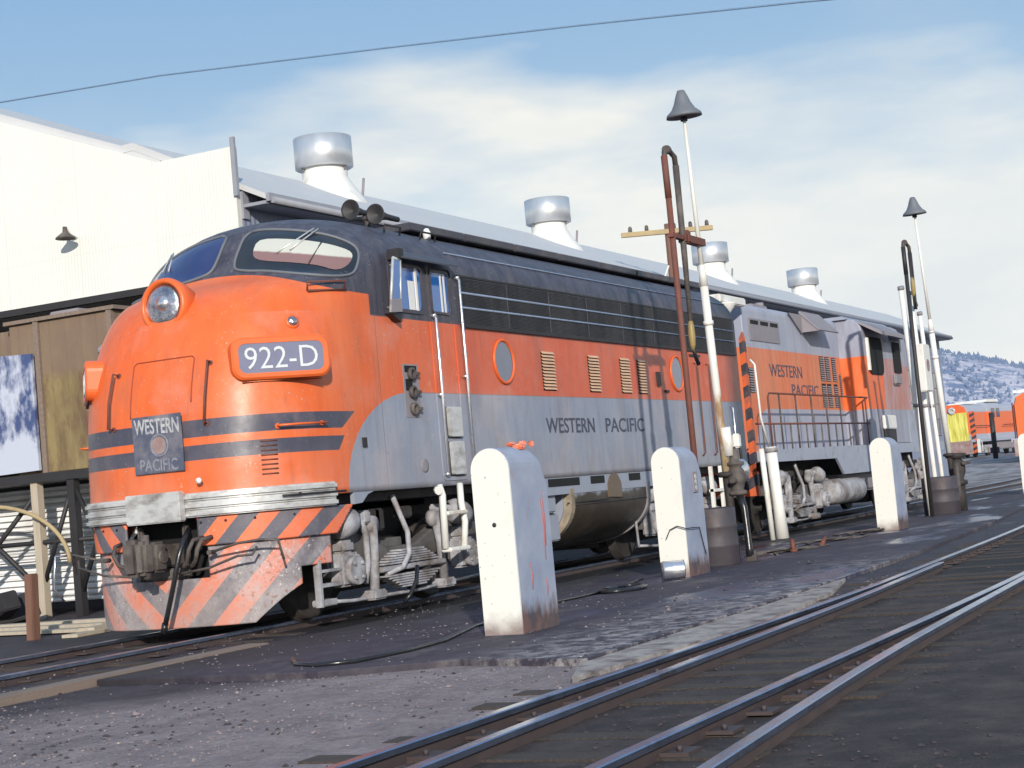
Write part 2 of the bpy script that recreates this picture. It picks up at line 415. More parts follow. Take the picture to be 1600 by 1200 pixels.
SPLIT={'pipe_collar','pipe_bracket','sand_hose','ventilator_strut','apron','corner_board','railing_posts','cross_brace','exhaust_stack','skirt','window_post','roof_grab','cable_receptacle','recess_opening','radiator_slot','pilot_step','coupler','door_latch','anticlimber','cab_window','hazard_panel','snow_cover','step','handrail','roof_hatch','tank_seam','ladder','hatch','rear_wall','corner_trim','roof_lamp','bracket','underframe','side_sill','end_cap'}
def split(o,gap=.03):
    bm=bmesh.new(); bm.from_mesh(o.data); bm.verts.ensure_lookup_table(); seen=set(); isl=[]
    for v in bm.verts:
        if v.index in seen: continue
        st=[v]; seen.add(v.index); c=[]
        while st:
            a=st.pop(); c.append(a.index)
            for e in a.link_edges:
                b=e.other_vert(a)
                if b.index not in seen: seen.add(b.index); st.append(b)
        P=[bm.verts[i].co for i in c]
        isl.append([set(c),[min(p[k] for p in P)-gap for k in range(3)],[max(p[k] for p in P)+gap for k in range(3)]])
    ch=True
    while ch:
        ch=False
        for i in range(len(isl)):
            for j in range(i+1,len(isl)):
                a,b=isl[i],isl[j]
                if all(a[1][k]<=b[2][k] and b[1][k]<=a[2][k] for k in range(3)):
                    a[0]|=b[0]; a[1]=[min(p,q) for p,q in zip(a[1],b[1])]; a[2]=[max(p,q) for p,q in zip(a[2],b[2])]; isl.pop(j); ch=True; break
            if ch: break
    if len(isl)<2: bm.free(); return
    isl.sort(key=lambda a:-len(a[0]))
    for n,(vs,_,_) in enumerate(isl):
        b2=bm.copy(); b2.verts.ensure_lookup_table()
        bmesh.ops.delete(b2,geom=[v for v in b2.verts if v.index not in vs],context='VERTS')
        me=bpy.data.meshes.new(o.name.split('.')[0]); b2.to_mesh(me); b2.free()
        for mt in o.data.materials: me.materials.append(mt)
        if n==0: keep=me
        else:
            c=o.copy(); c.data=me; COL.objects.link(c)
    o.data=keep; bm.free()
def rrect(u0,u1,v0,v1,r,n=6):
    P=[]
    for cx,cy,a0 in ((u1-r,v1-r,0),(u0+r,v1-r,90),(u0+r,v0+r,180),(u1-r,v0+r,270)):
        for i in range(n+1):
            a=R(a0+90*i/n); P.append((cx+r*math.cos(a),cy+r*math.sin(a)))
    return P
def text_bm(mb,txt,height,width,origin,ux,uz,depth=.006,bold=0):
    """letters as thin raised geometry, stretched to width x height in the plane ux,uz from the lower left origin"""
    cu=bpy.data.curves.new('t','FONT'); cu.body=txt; cu.extrude=.5; cu.offset=bold; cu.resolution_u=3
    o=bpy.data.objects.new('t',cu); COL.objects.link(o); bpy.context.view_layer.update()
    me=bpy.data.meshes.new_from_object(o.evaluated_get(bpy.context.evaluated_depsgraph_get()))
    xs=[v.co.x for v in me.vertices]; ys=[v.co.y for v in me.vertices]
    x0,x1,y0,y1=min(xs),max(xs),min(ys),max(ys)
    ux=Vector(ux).normalized(); uz=Vector(uz).normalized(); nn=ux.cross(uz)
    for v in me.vertices:
        a=(v.co.x-x0)/(x1-x0)*width; b=(v.co.y-y0)/(y1-y0)*height; c=v.co.z*depth
        v.co=Vector(origin)+ux*a+uz*b+nn*c
    mb.bm.from_mesh(me); bpy.data.objects.remove(o); bpy.data.curves.remove(cu); bpy.data.meshes.remove(me)
    return mb

# ------------------------------------------------------------------ ground
def gz_(x):
    if x<50: return -.1
    if x<115: return -.1+1.05*((x-50)/65)**1.3
    return .95+(x-115)*.004
def ground_mat():
    m,b=new_mat('yard_ground'); vec,x,y,z=coords()
    n=noise(vec,.35,6); n2=noise(vec,3.5,7,rough=.65); n3=noise(vec,22,5,rough=.7)
    gravel=mix(step(n2,.35,.65),(.22,.178,.186),(.33,.268,.27))
    gravel=scale_col(gravel,(n3-.5)*1.3+1.0+(n-.5)*.7)
    gravel=mix(step(noise(vec,9,5,(1,1,1),.7),.56,.66)*.5,gravel,(.12,.095,.10))
    oily=mix(step(n2,.4,.7),(.022,.018,.028),(.062,.049,.060))
    brown=mix(step(n2,.4,.68),(.026,.019,.021),(.080,.058,.057))
    # where trains stand and where the crews walk the dirt is oil soaked
    wob=(n-.5)*2.2+(noise(vec,1.2,5)-.5)*1.1
    a=step(y*1.0+x*.62+wob,-7.0,-5.7)            # far side of a slanting edge
    col=mix(a,gravel,oily)
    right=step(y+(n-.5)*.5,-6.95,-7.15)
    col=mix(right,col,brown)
    dark_patch=step(noise(vec,.5,5,(.7,1.8,1))*.7+step(x,-4,4)*.30-step(x,12,25)*.2,.54,.62)*right  # near-black noise patches on the ground of the right-hand tracks
    col=mix(dark_patch*.9,col,(.010,.009,.012))
    far=step(x,34,62)
    col=mix(far,col,mix(step(noise(vec,.3,6,(1,3,1)),.4,.6),(.15,.135,.135),(.34,.33,.34)))
    pale=step(noise(vec,.9,7,(.8,1.4,1),.65),.60,.72)*.5*a
    col=mix(pale,col,(.23,.20,.19))
    drag=step(noise(vec,1.5,6,(.25,2.2,1),.6),.56,.66)*(1-a)*(1-right)
    col=mix(drag*.35,col,(.10,.08,.085))
    under_loco=step(y+(noise(vec,1.1,5)-.5)*.8,-2.5,-1.7)*step(x,.2,1.4)*step(y,3.2,2.2)*step(x,38,33)  # near-black ground beneath and beside the locomotives
    col=mix(under_loco*.85,col,(.010,.009,.010))
    chip=step(noise(vec,34,3,rough=.5),.735,.76)
    col=mix(chip,col,(.62,.56,.47))
    setc(b,col); setc(b,.85-a*(1-right)*.25,'Roughness'); bump(b,n3*.7+n2+noise(vec,60,3)*.35,1.0,.06); return m
def build_ground():
    mb=MB()
    xs=[-118,-60,-30,-20,-16,-12,-8,-4,0,5,10,20,30,40,50,55,60,65,70,75,80,85,90,95,100,105,110,115,150,250,500,1000,2900]
    ys=[-1050,-200,-60,-30,-20,-15,-12,-10,-8,-6,-4,-2,0,3,6,10,15,20,30,60,150,500,1950]
    mb.grid([[(x,y,gz_(x)) for y in ys] for x in xs],sm=True)
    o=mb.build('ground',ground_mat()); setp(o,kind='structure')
build_ground()
def slab_mat():
    m,b=new_mat('service_slab_oily'); vec,x,y,z=coords()
    n=noise(vec,.5,6); n2=noise(vec,4,7,rough=.65)
    col=mix(step(n2,.35,.7),(.022,.018,.032),(.062,.050,.064))
    col=mix(step(noise(vec,1.1,7,(.7,1.3,1),.65),.55,.70)*.6,col,(.17,.145,.14))
    k=step(y+(n-.5)*.5,-5.0,-6.0)*step(x,9,3)*step(noise(vec,6,7,(1,1,1),.7),.44,.60)
    col=mix(k*.75,col,(.40,.36,.35))
    blue=step(noise(vec,.45,4,(.5,1.6,1)),.52,.60)*step(x,-2,3)
    col=mix(blue*.7,col,(.022,.026,.075))
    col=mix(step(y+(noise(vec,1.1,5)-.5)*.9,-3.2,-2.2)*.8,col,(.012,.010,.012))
    setc(b,col); setc(b,.78-blue*.52,'Roughness'); bump(b,(n2+noise(vec,20,5)*.4)*(1-blue*.7),.5,.03); return m
sm_=slab_mat()
mb=MB()
top=[]
edge=[(-3.7,-1.9),(-3.75,-4.2),(-3.3,-5.2),(-3.66,-6.42),(0.6,-6.42),(7.8,-6.2),(15,-5.75),(23,-5.0),(34,-4.2),(45,-3.2),(45,-1.9)]
mb.prism(edge,'z',-.13,-.045)
o=mb.build('service_slab',sm_,bevel=.012); setp(o,kind='structure')
M['curb']=pbr('crumbled_concrete',(.42,.38,.36),.9,var=.5,scale=14,dirt=(.13,.10,.10),dirt_amt=.6,bmp=.8,bdist=.04,dirt_scale=5)
mb=MB(); mb.prism([(-4.6,-6.75),(-3.8,-6.44),(0.6,-6.44),(3.5,-6.36),(1.6,-6.75),(-1.5,-6.98)],'z',-.13,-.062)
o=mb.build('concrete_strip','curb'); setp(o,kind='structure')

# ------------------------------------------------------------------ tracks
M['tie']=pbr('buried_sleeper',(.055,.042,.036),.9,var=.6,scale=6,stretch=(6,.5,4),bmp=.8,bdist=.03)
def rail_run(mb_h,mb_w,pts,zt=0.0):
    P=[Vector((x,y,0)) for x,y in pts]; n=len(P)
    # smooth the polyline
    Q=[]
    for i in range(n-1):
        a=P[max(i-1,0)];b_=P[i];c=P[i+1];e=P[min(i+2,n-1)]
        for k in range(6):
            t=k/6; Q.append(.5*((2*b_)+(c-a)*t+(2*a-5*b_+4*c-e)*t*t+(3*b_-a-3*c+e)*t**3))
    Q.append(P[-1])
    for mb_,prof in ((mb_h,[(-.036,-.035),(-.036,-.006),(-.030,0),(.030,0),(.036,-.006),(.036,-.035)]),(mb_w,[(-.07,-.16),(-.07,-.135),(-.012,-.12),(-.012,-.037),(.012,-.037),(.012,-.12),(.07,-.135),(.07,-.16)])):
        rows=[]
        for i,q in enumerate(Q):
            t=(Q[min(i+1,len(Q)-1)]-Q[max(i-1,0)]).normalized(); nn=Vector((-t.y,t.x,0))
            g=max(0,gz_(q.x)+.1)
            rows.append([q+nn*u+Vector((0,0,v+zt+g)) for u,v in prof])
        mb_.grid(rows,close=(mb_ is mb_w),sm=False)
def track(label,rails,loc,ties=None):
    t=thing('railway_track',label,'railway track',loc)
    for r_ in rails:
        h=MB(loc); w_=MB(loc); rail_run(h,w_,r_)
        a=w_.build('rail','railside',t); h.build('rail_head','rail',a)
    if ties:
        def yat(P,x):
            for (xa,ya),(xb,yb) in zip(P,P[1:]):
                if xa<=x<=xb: return ya+(yb-ya)*(x-xa)/(xb-xa)
            return P[-1][1]
        x=ties[0]
        while x<ties[1]:
            ya=yat(rails[0],x); yb=yat(rails[1],x); c_=(ya+yb)/2
            mb=MB(loc); zz=-.092+random.uniform(-.012,.010)
            mb.box((x+random.uniform(-.03,.03),c_+random.uniform(-.08,.08),zz-.07),(.22,2.5,.14),R(random.uniform(-1.5,1.5)),.015)
            mb.build('sleeper','tie',t)
            for yr in (ya,yb):
                mb=MB(loc); mb.b2(x-.09,x+.09,yr-.15,yr+.15,-.088,-.070); mb.cyl((x-.04,yr-.09,-.07),(x-.04,yr-.09,-.045),.014,6); mb.cyl((x+.04,yr+.09,-.07),(x+.04,yr+.09,-.045),.014,6); mb.build('tie_plate','railside',t)
            x+=.60
    return t
t1=track('rusty track under the streamlined locomotive at the left',[[(-14,-.72),(0,-.72),(60,-.72)],[(-14,.72),(0,.72),(60,.72)]],(0,0,-.1),(-5,1))
mbt=MB((0,0,-.1)); mbt.b2(-12,-1.2,-1.98,-1.72,-.12,-.03,.01); mbt.build('edge_timber','wood',t1)
A=[(-16,-7.2),(-8,-7.16),(0,-7.25),(4,-7.15),(12,-6.84),(20,-6.25),(35,-5.0),(60,-2.6)]
Cc=[(-16,-8.55),(-8,-8.5),(0,-8.58),(4,-8.52),(12,-8.25),(20,-7.68),(35,-6.43),(60,-4.0)]
track('bright curving track in the right foreground passing the bollards',[A,Cc],(0,-7.9,-.1),(-8.6,9.5))
Bb=[(-16,-7.95),(-8,-7.6),(-4.3,-7.52),(0,-7.44),(4.2,-7.26)]
Dd=[(-16,-9.5),(-8,-9.0),(-4.3,-8.80),(0,-8.70),(3.4,-8.63)]
track('diverging switch rails in the lower right corner',[Bb,Dd],(-4,-8.3,-.1))
bt=track('distant track curving away beyond the last bollard',[[(60,-2.6),(90,3),(125,12.7),(170,26)],[(60,-4.0),(90,1.6),(125,11.3),(170,24.6)]],(90,3,0))

# ------------------------------------------------------------------ streamlined locomotive
def crv(tab,z):
    n=len(tab)
    if z<=tab[0][0]: return tab[0][1]
    if z>=tab[-1][0]: return tab[-1][1]
    for i in range(n-1):
        if z<=tab[i+1][0]: break
    z0,v0=tab[i]; z1,v1=tab[i+1]
    m0=(v1-tab[i-1][1])/(z1-tab[i-1][0]) if i>0 else (v1-v0)/(z1-z0)
    m1=(tab[i+2][1]-v0)/(tab[i+2][0]-z0) if i+2<n else (v1-v0)/(z1-z0)
    h=z1-z0; t=(z-z0)/h
    return (2*t**3-3*t*t+1)*v0+(t**3-2*t*t+t)*h*m0+(3*t*t-2*t**3)*v1+(t**3-t*t)*h*m1
ZT=4.80
X0=[(1.36,-.27),(2.0,-.25),(2.5,-.2),(2.9,-.1),(3.2,.02),(3.45,.16),(3.64,.34),(3.78,.60),(3.88,.92),(4.0,1.08),(4.22,1.24),(4.46,1.44),(4.62,1.72),(4.73,2.2),(4.80,3.0)]
XS=[(1.36,1.45),(2.6,1.6),(3.0,1.75),(3.6,2.05),(4.0,2.25),(4.3,2.45),(4.6,2.9),(4.80,3.3)]
NN=[(1.36,2.9),(2.6,2.9),(3.2,2.8),(3.8,2.5),(4.80,2.4)]
HW=1.54
def hw(z):
    if z<=3.9: return HW
    s=min(1,(z-3.9)/(ZT-3.9)); return HW*max(0,1-s**2.3)**(1/1.9)
def nose_x(y,z):
    n=crv(NN,z); xs=crv(XS,z); x0=crv(X0,z); a=min(abs(y)/hw(z),1)
    return xs-(xs-x0)*max(0,1-a**n)**(1/n)
def ring_pt(phi,z,off=0):
    """phi -90..90 round the nose; off = outward distance"""
    n=crv(NN,z); xs=crv(XS,z); x0=crv(X0,z); w_=hw(z); s=math.sin(phi); c=math.cos(phi)
    y=w_*math.copysign(abs(s)**(2/n),s); x=xs-(xs-x0)*abs(c)**(2/n)
    return Vector((x,y,z))
def nose_frame(y,z):
    p=Vector((nose_x(y,z),y,z)); e=.02
    ty=(Vector((nose_x(y+e,z),y+e,z))-Vector((nose_x(y-e,z),y-e,z))).normalized()
    tz=(Vector((nose_x(y,z+e),y,z+e))-Vector((nose_x(y,z-e),y,z-e))).normalized()
    n=ty.cross(tz).normalized()
    if n.x>0: n=-n
    return p,ty,tz,n
L=(0,0,0)
F=thing('streamlined_locomotive','big orange and grey streamlined locomotive with rounded nose numbered 922-D','locomotive',L)
def shell():
    mb=MB(L); rows=[]
    zs=[1.36+i*(3.9-1.36)/34 for i in range(35)]+[3.9+(ZT-3.9)*math.sin(R(a)) for a in (5,10,15,20,25,30,36,42,48,54,60,66,72,78,83,86)]
    ph=[-90+i*180/96 for i in range(97)]
    for z in zs:
        w_=hw(z); xs=crv(XS,z)
        r=[(14.9-(14.9-xs)*i/14,-w_,z) for i in range(14)]
        r+=[ring_pt(R(p),z) for p in ph]
        r+=[(xs+(14.9-xs)*i/14,w_,z) for i in range(1,15)]
        rows.append(r)
    V=mb.grid(rows)
    t=V[-1]; c=len(t)
    for i in range(c//2):
        a,b_,e,f=t[i],t[i+1],t[c-2-i],t[c-1-i]
        if len({a,b_,e,f})==4:
            try: mb.bm.faces.new((a,b_,e,f)).smooth=True
            except ValueError: pass
    # rear bulkhead
    mb.bm.faces.new([r[0] for r in V]+[r[-1] for r in V][::-1])
    # bottom
    b0=V[0]; c=len(b0)
    for i in range(c//2):
        q=(b0[i],b0[i+1],b0[c-2-i],b0[c-1-i])
        if len(set(q))==4:
            try: mb.bm.faces.new(q)
            except ValueError: pass
    return mb.build('body','paint',F)
body=shell()
def patch(outline,off,mat,name,parent,thick=.0,n=10,label=None):
    """curved sheet on the nose surface; outline is a list of (y,z)"""
    mb=MB(L); cy=sum(p[0] for p in outline)/len(outline); cz=sum(p[1] for p in outline)/len(outline)
    rows=[]
    for k in range(n+1):
        f=k/n; r=[]
        for y,z in outline:
            yy=cy+(y-cy)*f; zz=cz+(z-cz)*f; p,_,_,nn=nose_frame(yy,zz); r.append(p+nn*off)
        rows.append(r)
    mb.grid(rows[1:],close=True); mb.face(rows[1],True)
    if thick:
        mb.grid([rows[-1],[ (nose_frame(y,z)[0]) for y,z in outline]],close=True)
    return mb.build(name,mat,parent,label)
def rim(outline,off,r,mat,name,parent):
    mb=MB(L); pts=[]
    for y,z in outline: p,_,_,nn=nose_frame(y,z); pts.append(p+nn*off)
    pts.append(pts[0]); mb.tube(pts,r,6); return mb.build(name,mat,parent)
def smooth_out(pts,n=5):
    Q=[];m_=len(pts)
    for i in range(m_):
        a,b_,c,e=[Vector(pts[(i+k)%m_]) for k in (-1,0,1,2)]
        for k in range(n):
            t=k/n; q=.5*((2*b_)+(c-a)*t+(2*a-5*b_+4*c-e)*t*t+(3*b_-a-3*c+e)*t**3); Q.append((q.x,q.y))
    return Q
WS=[(-.29,4.50),(-.66,4.48),(-1.08,4.385),(-1.34,4.265),(-1.455,4.13),(-1.49,3.93),(-1.45,3.82),(-1.21,3.845),(-.75,3.94),(-.43,3.99),(-.27,4.06),(-.24,4.3)]
VP=[(-.48,4.36),(-.80,4.335),(-1.14,4.26),(-1.37,4.165),(-1.44,4.08),(-1.44,3.96),(-1.38,3.90),(-1.22,3.965),(-.95,4.025),(-.58,4.10),(-.46,4.2)]
for sgn in (1,-1):
    O=smooth_out([(y*sgn-(0 if sgn==1 else .22),z) for y,z in WS],4)
    wsd=patch(O,.006,'glassdark' if sgn==1 else 'glassnavy','windshield',F,n=8)
    rim(O,.008,.018,'lampgrey','window_frame',wsd)
    if sgn==1:
        patch(smooth_out(VP,3),.012,'reflpane','reflection_pane',wsd,n=6)  # sheet carrying the painted reflection
        mb=MB(L)
        for (a,b_) in (((-1.14,3.99),(-1.16,4.26)),):
            p,q=[nose_frame(*k) for k in (a,b_)]; mb.cyl(p[0]+p[3]*.016,q[0]+q[3]*.016,.009,6)
        mb.build('mullion','black',wsd)
    # wipers
    mb=MB(L)
    for (a,b_) in (((-1.0*sgn,4.42),(-.76*sgn,4.15)),((-1.04*sgn,4.41),(-.90*sgn,4.17))):
        p,q=[nose_frame(*k) for k in (a,b_)]; mb.cyl(p[0]+p[3]*.05,q[0]+q[3]*.035,.010,6)
    mb.build('wiper','silver',F)
# headlight
hl=MB(L); hax=Vector((-1,0,.06)); ho=Vector((.16,.04,3.60))
hl.lathe([(.20,-.50),(.30,-.16),(.315,-.04),(.30,.01),(.275,.025),(.25,.012),(.245,-.03)],ho,hax,40)
hlo=hl.build('headlight','orange',F)
hl=MB(L); hl.lathe([(.247,-.012),(.2,.012),(.1,.03),(0,.036)],ho,hax,32); hl.build('headlight_lens','lens',hlo)
hl=MB(L); hl.lathe([(.09,.0),(.085,.04),(.0,.055)],ho+Vector((0,-.02,.02)),hax,20); hl.build('headlight_bulb','steel',hlo)
# number boards
def number_board(sgn):
    c=Vector((.40,-1.27*sgn,2.865)); nn=Vector((-.67,-.74*sgn,.04)).normalized(); zz=Vector((0,0,1)); ux=zz.cross(nn).normalized(); zz=nn.cross(ux)
    Wd,Hh=1.08,.46
    c=c+nn*.125
    mb=MB(L); o1=rrect(-Wd/2,Wd/2,-Hh/2,Hh/2,.13); o2=rrect(-Wd/2+.075,Wd/2-.075,-Hh/2+.07,Hh/2-.07,.08)
    def T(P,d_): return [c+ux*u+zz*v+nn*d_ for u,v in P]
    o15=rrect(-Wd/2+.025,Wd/2-.025,-Hh/2+.025,Hh/2-.025,.11)
    # housing runs back into the nose
    mb.grid([T(o1,-.50),T(o1,-.02),T(o15,.0),T(o2,.0),T(o2,-.01)],close=True,sm=False)
    f=mb.build('number_board','orange',F)
    mb=MB(L); mb.face(T(o2,-.006)); pl=mb.build('number_plate','plateblue',f)
    mb=MB(L); text_bm(mb,'922-D',.235,.80,c+ux*(-.40)+zz*(-.118)+nn*(-.002),ux,zz,.006,-.004); mb.build('numerals','numeral',pl)
    mb=MB(L); mb.face([c+ux*(-Wd/2+.1)+zz*(-Hh/2-.02)+nn*-.1,c+ux*(Wd/2-.1)+zz*(-Hh/2-.02)+nn*-.1,c+ux*(Wd/2-.1)+zz*(-Hh/2-.02)-nn*.02,c+ux*(-Wd/2+.1)+zz*(-Hh/2-.02)-nn*.02])
    mb.build('drip_lip','black',f)
number_board(1); number_board(-1)
for sgn in (1,-1):
    p,_,_,nn=nose_frame(-1.32*sgn,3.27); mb=MB(L); mb.lathe([(.082,-.02),(.08,.012),(.066,.02)],p,nn,24); ml=mb.build('marker_light','orange',F)
    mb=MB(L); mb.lathe([(.062,.0),(.058,.03),(.03,.05),(0,.056)],p,nn,20); mb.build('marker_lens','lens',ml)
# nose door seam, herald
mb=MB(L)
out=[(.30,2.36),(.30,2.94),(.27,2.97),(-.47,2.97),(-.5,2.94),(-.5,2.40)]
out=[(a[0]+(b_[0]-a[0])*k/8,a[1]+(b_[1]-a[1])*k/8) for a,b_ in zip(out,out[1:]) for k in range(8)]
pts=[nose_frame(y,z) for y,z in out]; mb.tube([p[0]+p[3]*.002 for p in pts],.007,5); mb.build('nose_door_seam',pbr('seam_dark_red',(.30,.05,.02),.7,bmp=0),F)
hc=Vector((-.285,-.10,2.055))
mb=MB(L); mb.box(hc,(.012,.66,.62),None,.004)
her=mb.build('herald_plate','herald',F)
mb=MB(L); hx=hc.x-.008
text_bm(mb,'WESTERN',.165,.60,(hx,.20,2.175),(0,-1,-.03),(0,0,1),.004,.02)
mb.build('herald_lettering','wornwhite',her)
mb=MB(L); text_bm(mb,'PACIFIC',.13,.50,(hx,.15,1.775),(0,-1,-.03),(0,0,1),.004,.015); mb.build('herald_lettering','faintletters',her)
mb=MB(L); mb.lathe([(.095,0),(.095,.004)],(hx,-.12,2.04),(-1,0,0),28); mb.build('herald_emblem','wornred',her)
mb=MB(L); mb.lathe([(.098,0),(.10,.004),(.125,.004),(.128,0)],(hx,-.12,2.04),(-1,0,0),28)
mb.build('herald_ring','faintletters',her)
# grab irons
def grab(pts,mat='orange',r=.013,posts=True):
    mb=MB(L); P=[nose_frame(y,z) for y,z in pts]
    line=[P[0][0]-P[0][3]*.01]+[p[0]+p[3]*.085 for p in P]+[P[-1][0]-P[-1][3]*.01]
    mb.tube(line,r,7)
    for p in (P[0],P[-1]): mb.lathe([(.03,0),(.03,.012)],p[0],p[3],10)
    return mb.build('grab_iron',mat,F)
grab([(.55,2.27),(.55,2.55),(.52,2.86)],'rust'); grab([(-.68,2.22),(-.69,2.5),(-.69,2.87)],'rust')
grab([(-1.29,2.13),(-1.40,2.135),(-1.495,2.14)],'orange')
grab([(1.29,2.13),(1.40,2.135),(1.49,2.14)],'orange')
mb=MB(L)
for (y,z,h) in ((-1.36,3.63,.10),):
    a=nose_frame(-1.335,3.63); b_=nose_frame(-1.50,3.66)
    ofs=Vector((-.02,-.02,.10))
    mb.tube([a[0],a[0]+ofs,b_[0]+ofs,b_[0]],.013,6); mb.tube([a[0]+Vector((-.03,-.03,0)),b_[0]+Vector((-.02,-.03,0))],.012,6)
mb.build('grab_iron','rust',F)
# louvre slots low on the nose
for sgn in (1,-1):
    mb=MB(L)
    for i in range(8):
        z=1.63+i*.05
        a=nose_frame(-1.17*sgn,z); b_=nose_frame(-1.285*sgn,z)
        mb.tube([a[0]+a[3]*.004,b_[0]+b_[3]*.004],.009,5)
    mb.build('nose_vent',M['rust'] if sgn==1 else M['rust'],F)
# anticlimber : three ribs round the nose
def band(z0,z1,off,mat,name,parent,ymin=-1.6,a0=-78,a1=78,n=60):
    mb=MB(L); sec=[(0,z0),(off,z0+.006),(off,z1-.006),(0,z1)]; rows=[]
    for i in range(n+1):
        ph=R(a0+(a1-a0)*i/n); p=ring_pt(ph,1.42); q=ring_pt(ph+.01,1.42); t=(q-p).normalized(); nn=Vector((-t.y,t.x,0))
        if nn.x>0 and abs(p.y)<1.2: nn=-nn
        if nn.dot(Vector((p.x-3,p.y,0)))<0: nn=-nn
        rows.append([p*1+nn*o_+Vector((0,0,z-p.z)) for o_,z in sec])
    mb.grid(rows,close=True,sm=False); mb.face(rows[0]); mb.face(rows[-1]); return mb.build(name,mat,parent)
ac=band(1.235,1.50,.035,'silver','anticlimber',F)
for z in (1.25,1.335,1.43): band(z,z+.05,.062,'silver','rib',ac)
for z in (1.312,1.405): band(z,z+.008,.04,'black','rib_gap',ac)
mb=MB(L); mb.b2(-.42,-.31,-.42,.30,1.21,1.53,.012); mb.build('centre_buffer','silver',ac)
mb=MB(L); mb.tube([(.33,-1.46,1.40),(.28,-1.47,1.40)],.01,5)
P_=[]
for y in (-1.30,-1.38,-1.44,-1.48):
    P_.append(Vector((crv(XS,1.42)-(crv(XS,1.42)-crv(X0,1.42))*max(0,1-(abs(y)/HW)**2.9)**(1/2.9),y,1.385)))
mb.tube([p+Vector((-.10,-.07,0)) for p in P_]+[Vector((1.0,-1.60,1.385))],.012,6); mb.build('grab_iron','black',ac)
# pilot apron + pilot
def pil_x(y,z,inset):
    w_=HW-inset; n=2.9; a=min(abs(y)/w_,1); xs=1.45; x0=-.27+inset
    return xs-(xs-x0)*max(0,1-a**n)**(1/n)
def sheet(yzrange,keep,inset,mat,name,th=.03,cuts=()):
    mb=MB(L); y0,y1,z0,z1,ny,nz=yzrange
    # sample by angle so the corner is smooth
    def yy(i):
        ph=-90+180*i/ny; s=math.sin(R(ph)); return math.copysign(abs(s)**(2/2.9),s)*(HW)
    V={}
    def vert(i,j):
        if (i,j) not in V:
            y=yy(i)*(1-inset/HW); z=z0+(z1-z0)*j/nz; V[(i,j)]=mb.bm.verts.new((pil_x(y,z,inset),y,z))
        return V[(i,j)]
    for i in range(ny):
        for j in range(nz):
            yc=(yy(i)+yy(i+1))/2; zc=z0+(z1-z0)*(j+.5)/nz; xc=pil_x(yc*(1-inset/HW),zc,inset)
            if keep(xc,yc,zc):
                f=mb.bm.faces.new((vert(i,j),vert(i+1,j),vert(i+1,j+1),vert(i,j+1))); f.smooth=True
    for co_,no_ in cuts:
        bmesh.ops.bisect_plane(mb.bm,geom=mb.bm.verts[:]+mb.bm.edges[:]+mb.bm.faces[:],plane_co=co_,plane_no=no_,clear_outer=True)
    return mb.build(name,mat,F,solid=th)
def keep_apron(x,y,z):
    if -.50<y<.46: return False
    return z>.93+.0*x
def keep_pilot(x,y,z):
    if -.60<y<.52 and z>.60: return False
    if x>.86: return False
    if x>.52 and z>.70 and False: return False
    if x>.42 and z<.62: return False
    return True
ap=sheet((-1.6,1.6,.90,1.235,160,20),keep_apron,.03,'chev2','apron',cuts=(((1.25,0,1.235),(1,0,-1.1)),))
pi=sheet((-1.6,1.6,.08,.935,200,60),keep_pilot,.075,'chev','pilot',cuts=(((0,-1.0,.10),(0,-1.05,-1)),((0,1.0,.10),(0,1.05,-1))))
mb=MB(L)
for y in [-1.35+.27*i for i in range(4)]+[.6,.85,1.1]:
    mb.lathe([(.016,0),(.012,.012),(0,.014)],(pil_x(y,1.2,.02)-.005,y,1.18),(-1,0,0),8)
mb.build('rivet','black',ap)
# coupler and pocket
mb=MB(L); mb.b2(.05,.6,-.62,.54,.55,1.22); mb.build('coupler_pocket','void',F)
cp=MB(L)
cp.b2(-.55,.2,-.12,.10,.74,.98,.02); cp.b2(-.68,-.5,-.02,.20,.66,1.06,.05); cp.b2(-.78,-.60,-.20,-.06,.68,1.04,.04); cp.b2(-.62,-.42,-.22,-.02,.70,1.02,.03)
cp.cyl((-.66,-.13,.64),(-.66,-.13,1.10),.045,12); cp.cyl((-.5,-.24,.86),(-.5,-.20,.86),.07,12)
cpo=cp.build('coupler','couplerm',F)
cp=MB(L); cp.b2(-.24,-.16,-.30,.28,.60,.72,.02); cp.b2(-.24,-.16,-.34,-.28,.60,1.18,.02); cp.b2(-.24,-.16,.26,.32,.60,1.18,.02); cp.build('coupler_carrier','couplerm',cpo)
# hoses and levers
mb=MB(L); mb.tube([(-.28,-.42,1.12),(-.42,-.45,1.02),(-.50,-.43,.85),(-.52,-.38,.65),(-.52,-.30,.42),(-.50,-.22,.24),(-.48,-.16,.12)],.028,10); mb.cyl((-.48,-.17,.16),(-.48,-.14,.06),.036,10); mb.build('air_hose','blackgloss',F)
for y0,sg in ((-.55,1),(-.66,1),(.55,-1)):
    mb=MB(L); mb.tube([(-.22,y0,1.02),(-.36,y0+.03*sg,1.0),(-.42,y0+.05*sg,.90),(-.40,y0+.09*sg,.80),(-.34,y0+.18*sg,.74),(-.30,y0+.24*sg,.73)],.024,8); mb.build('air_hose','couplerm',F)
for sg in (1,-1):
    mb=MB(L); xa=-.30
    mb.tube([(xa-.05,-.30*sg,.66),(xa-.06,-.7*sg,.70),(xa-.03,-1.05*sg,.80),(xa+.08,-1.16*sg,.80),(xa+.12,-1.2*sg,.88)],.014,6)
    mb.tube([(xa-.03,-.72*sg,.86),(xa-.02,-1.05*sg,.93),(xa+.1,-1.25*sg,.95),(xa+.25,-1.38*sg,.93),(xa+.30,-1.40*sg,.72)],.014,6)
    mb.cyl((xa-.05,-.70*sg,.86),(xa+.05,-.70*sg,.86),.025,8); mb.build('uncoupling_lever','couplerm',F)
mb=MB(L)
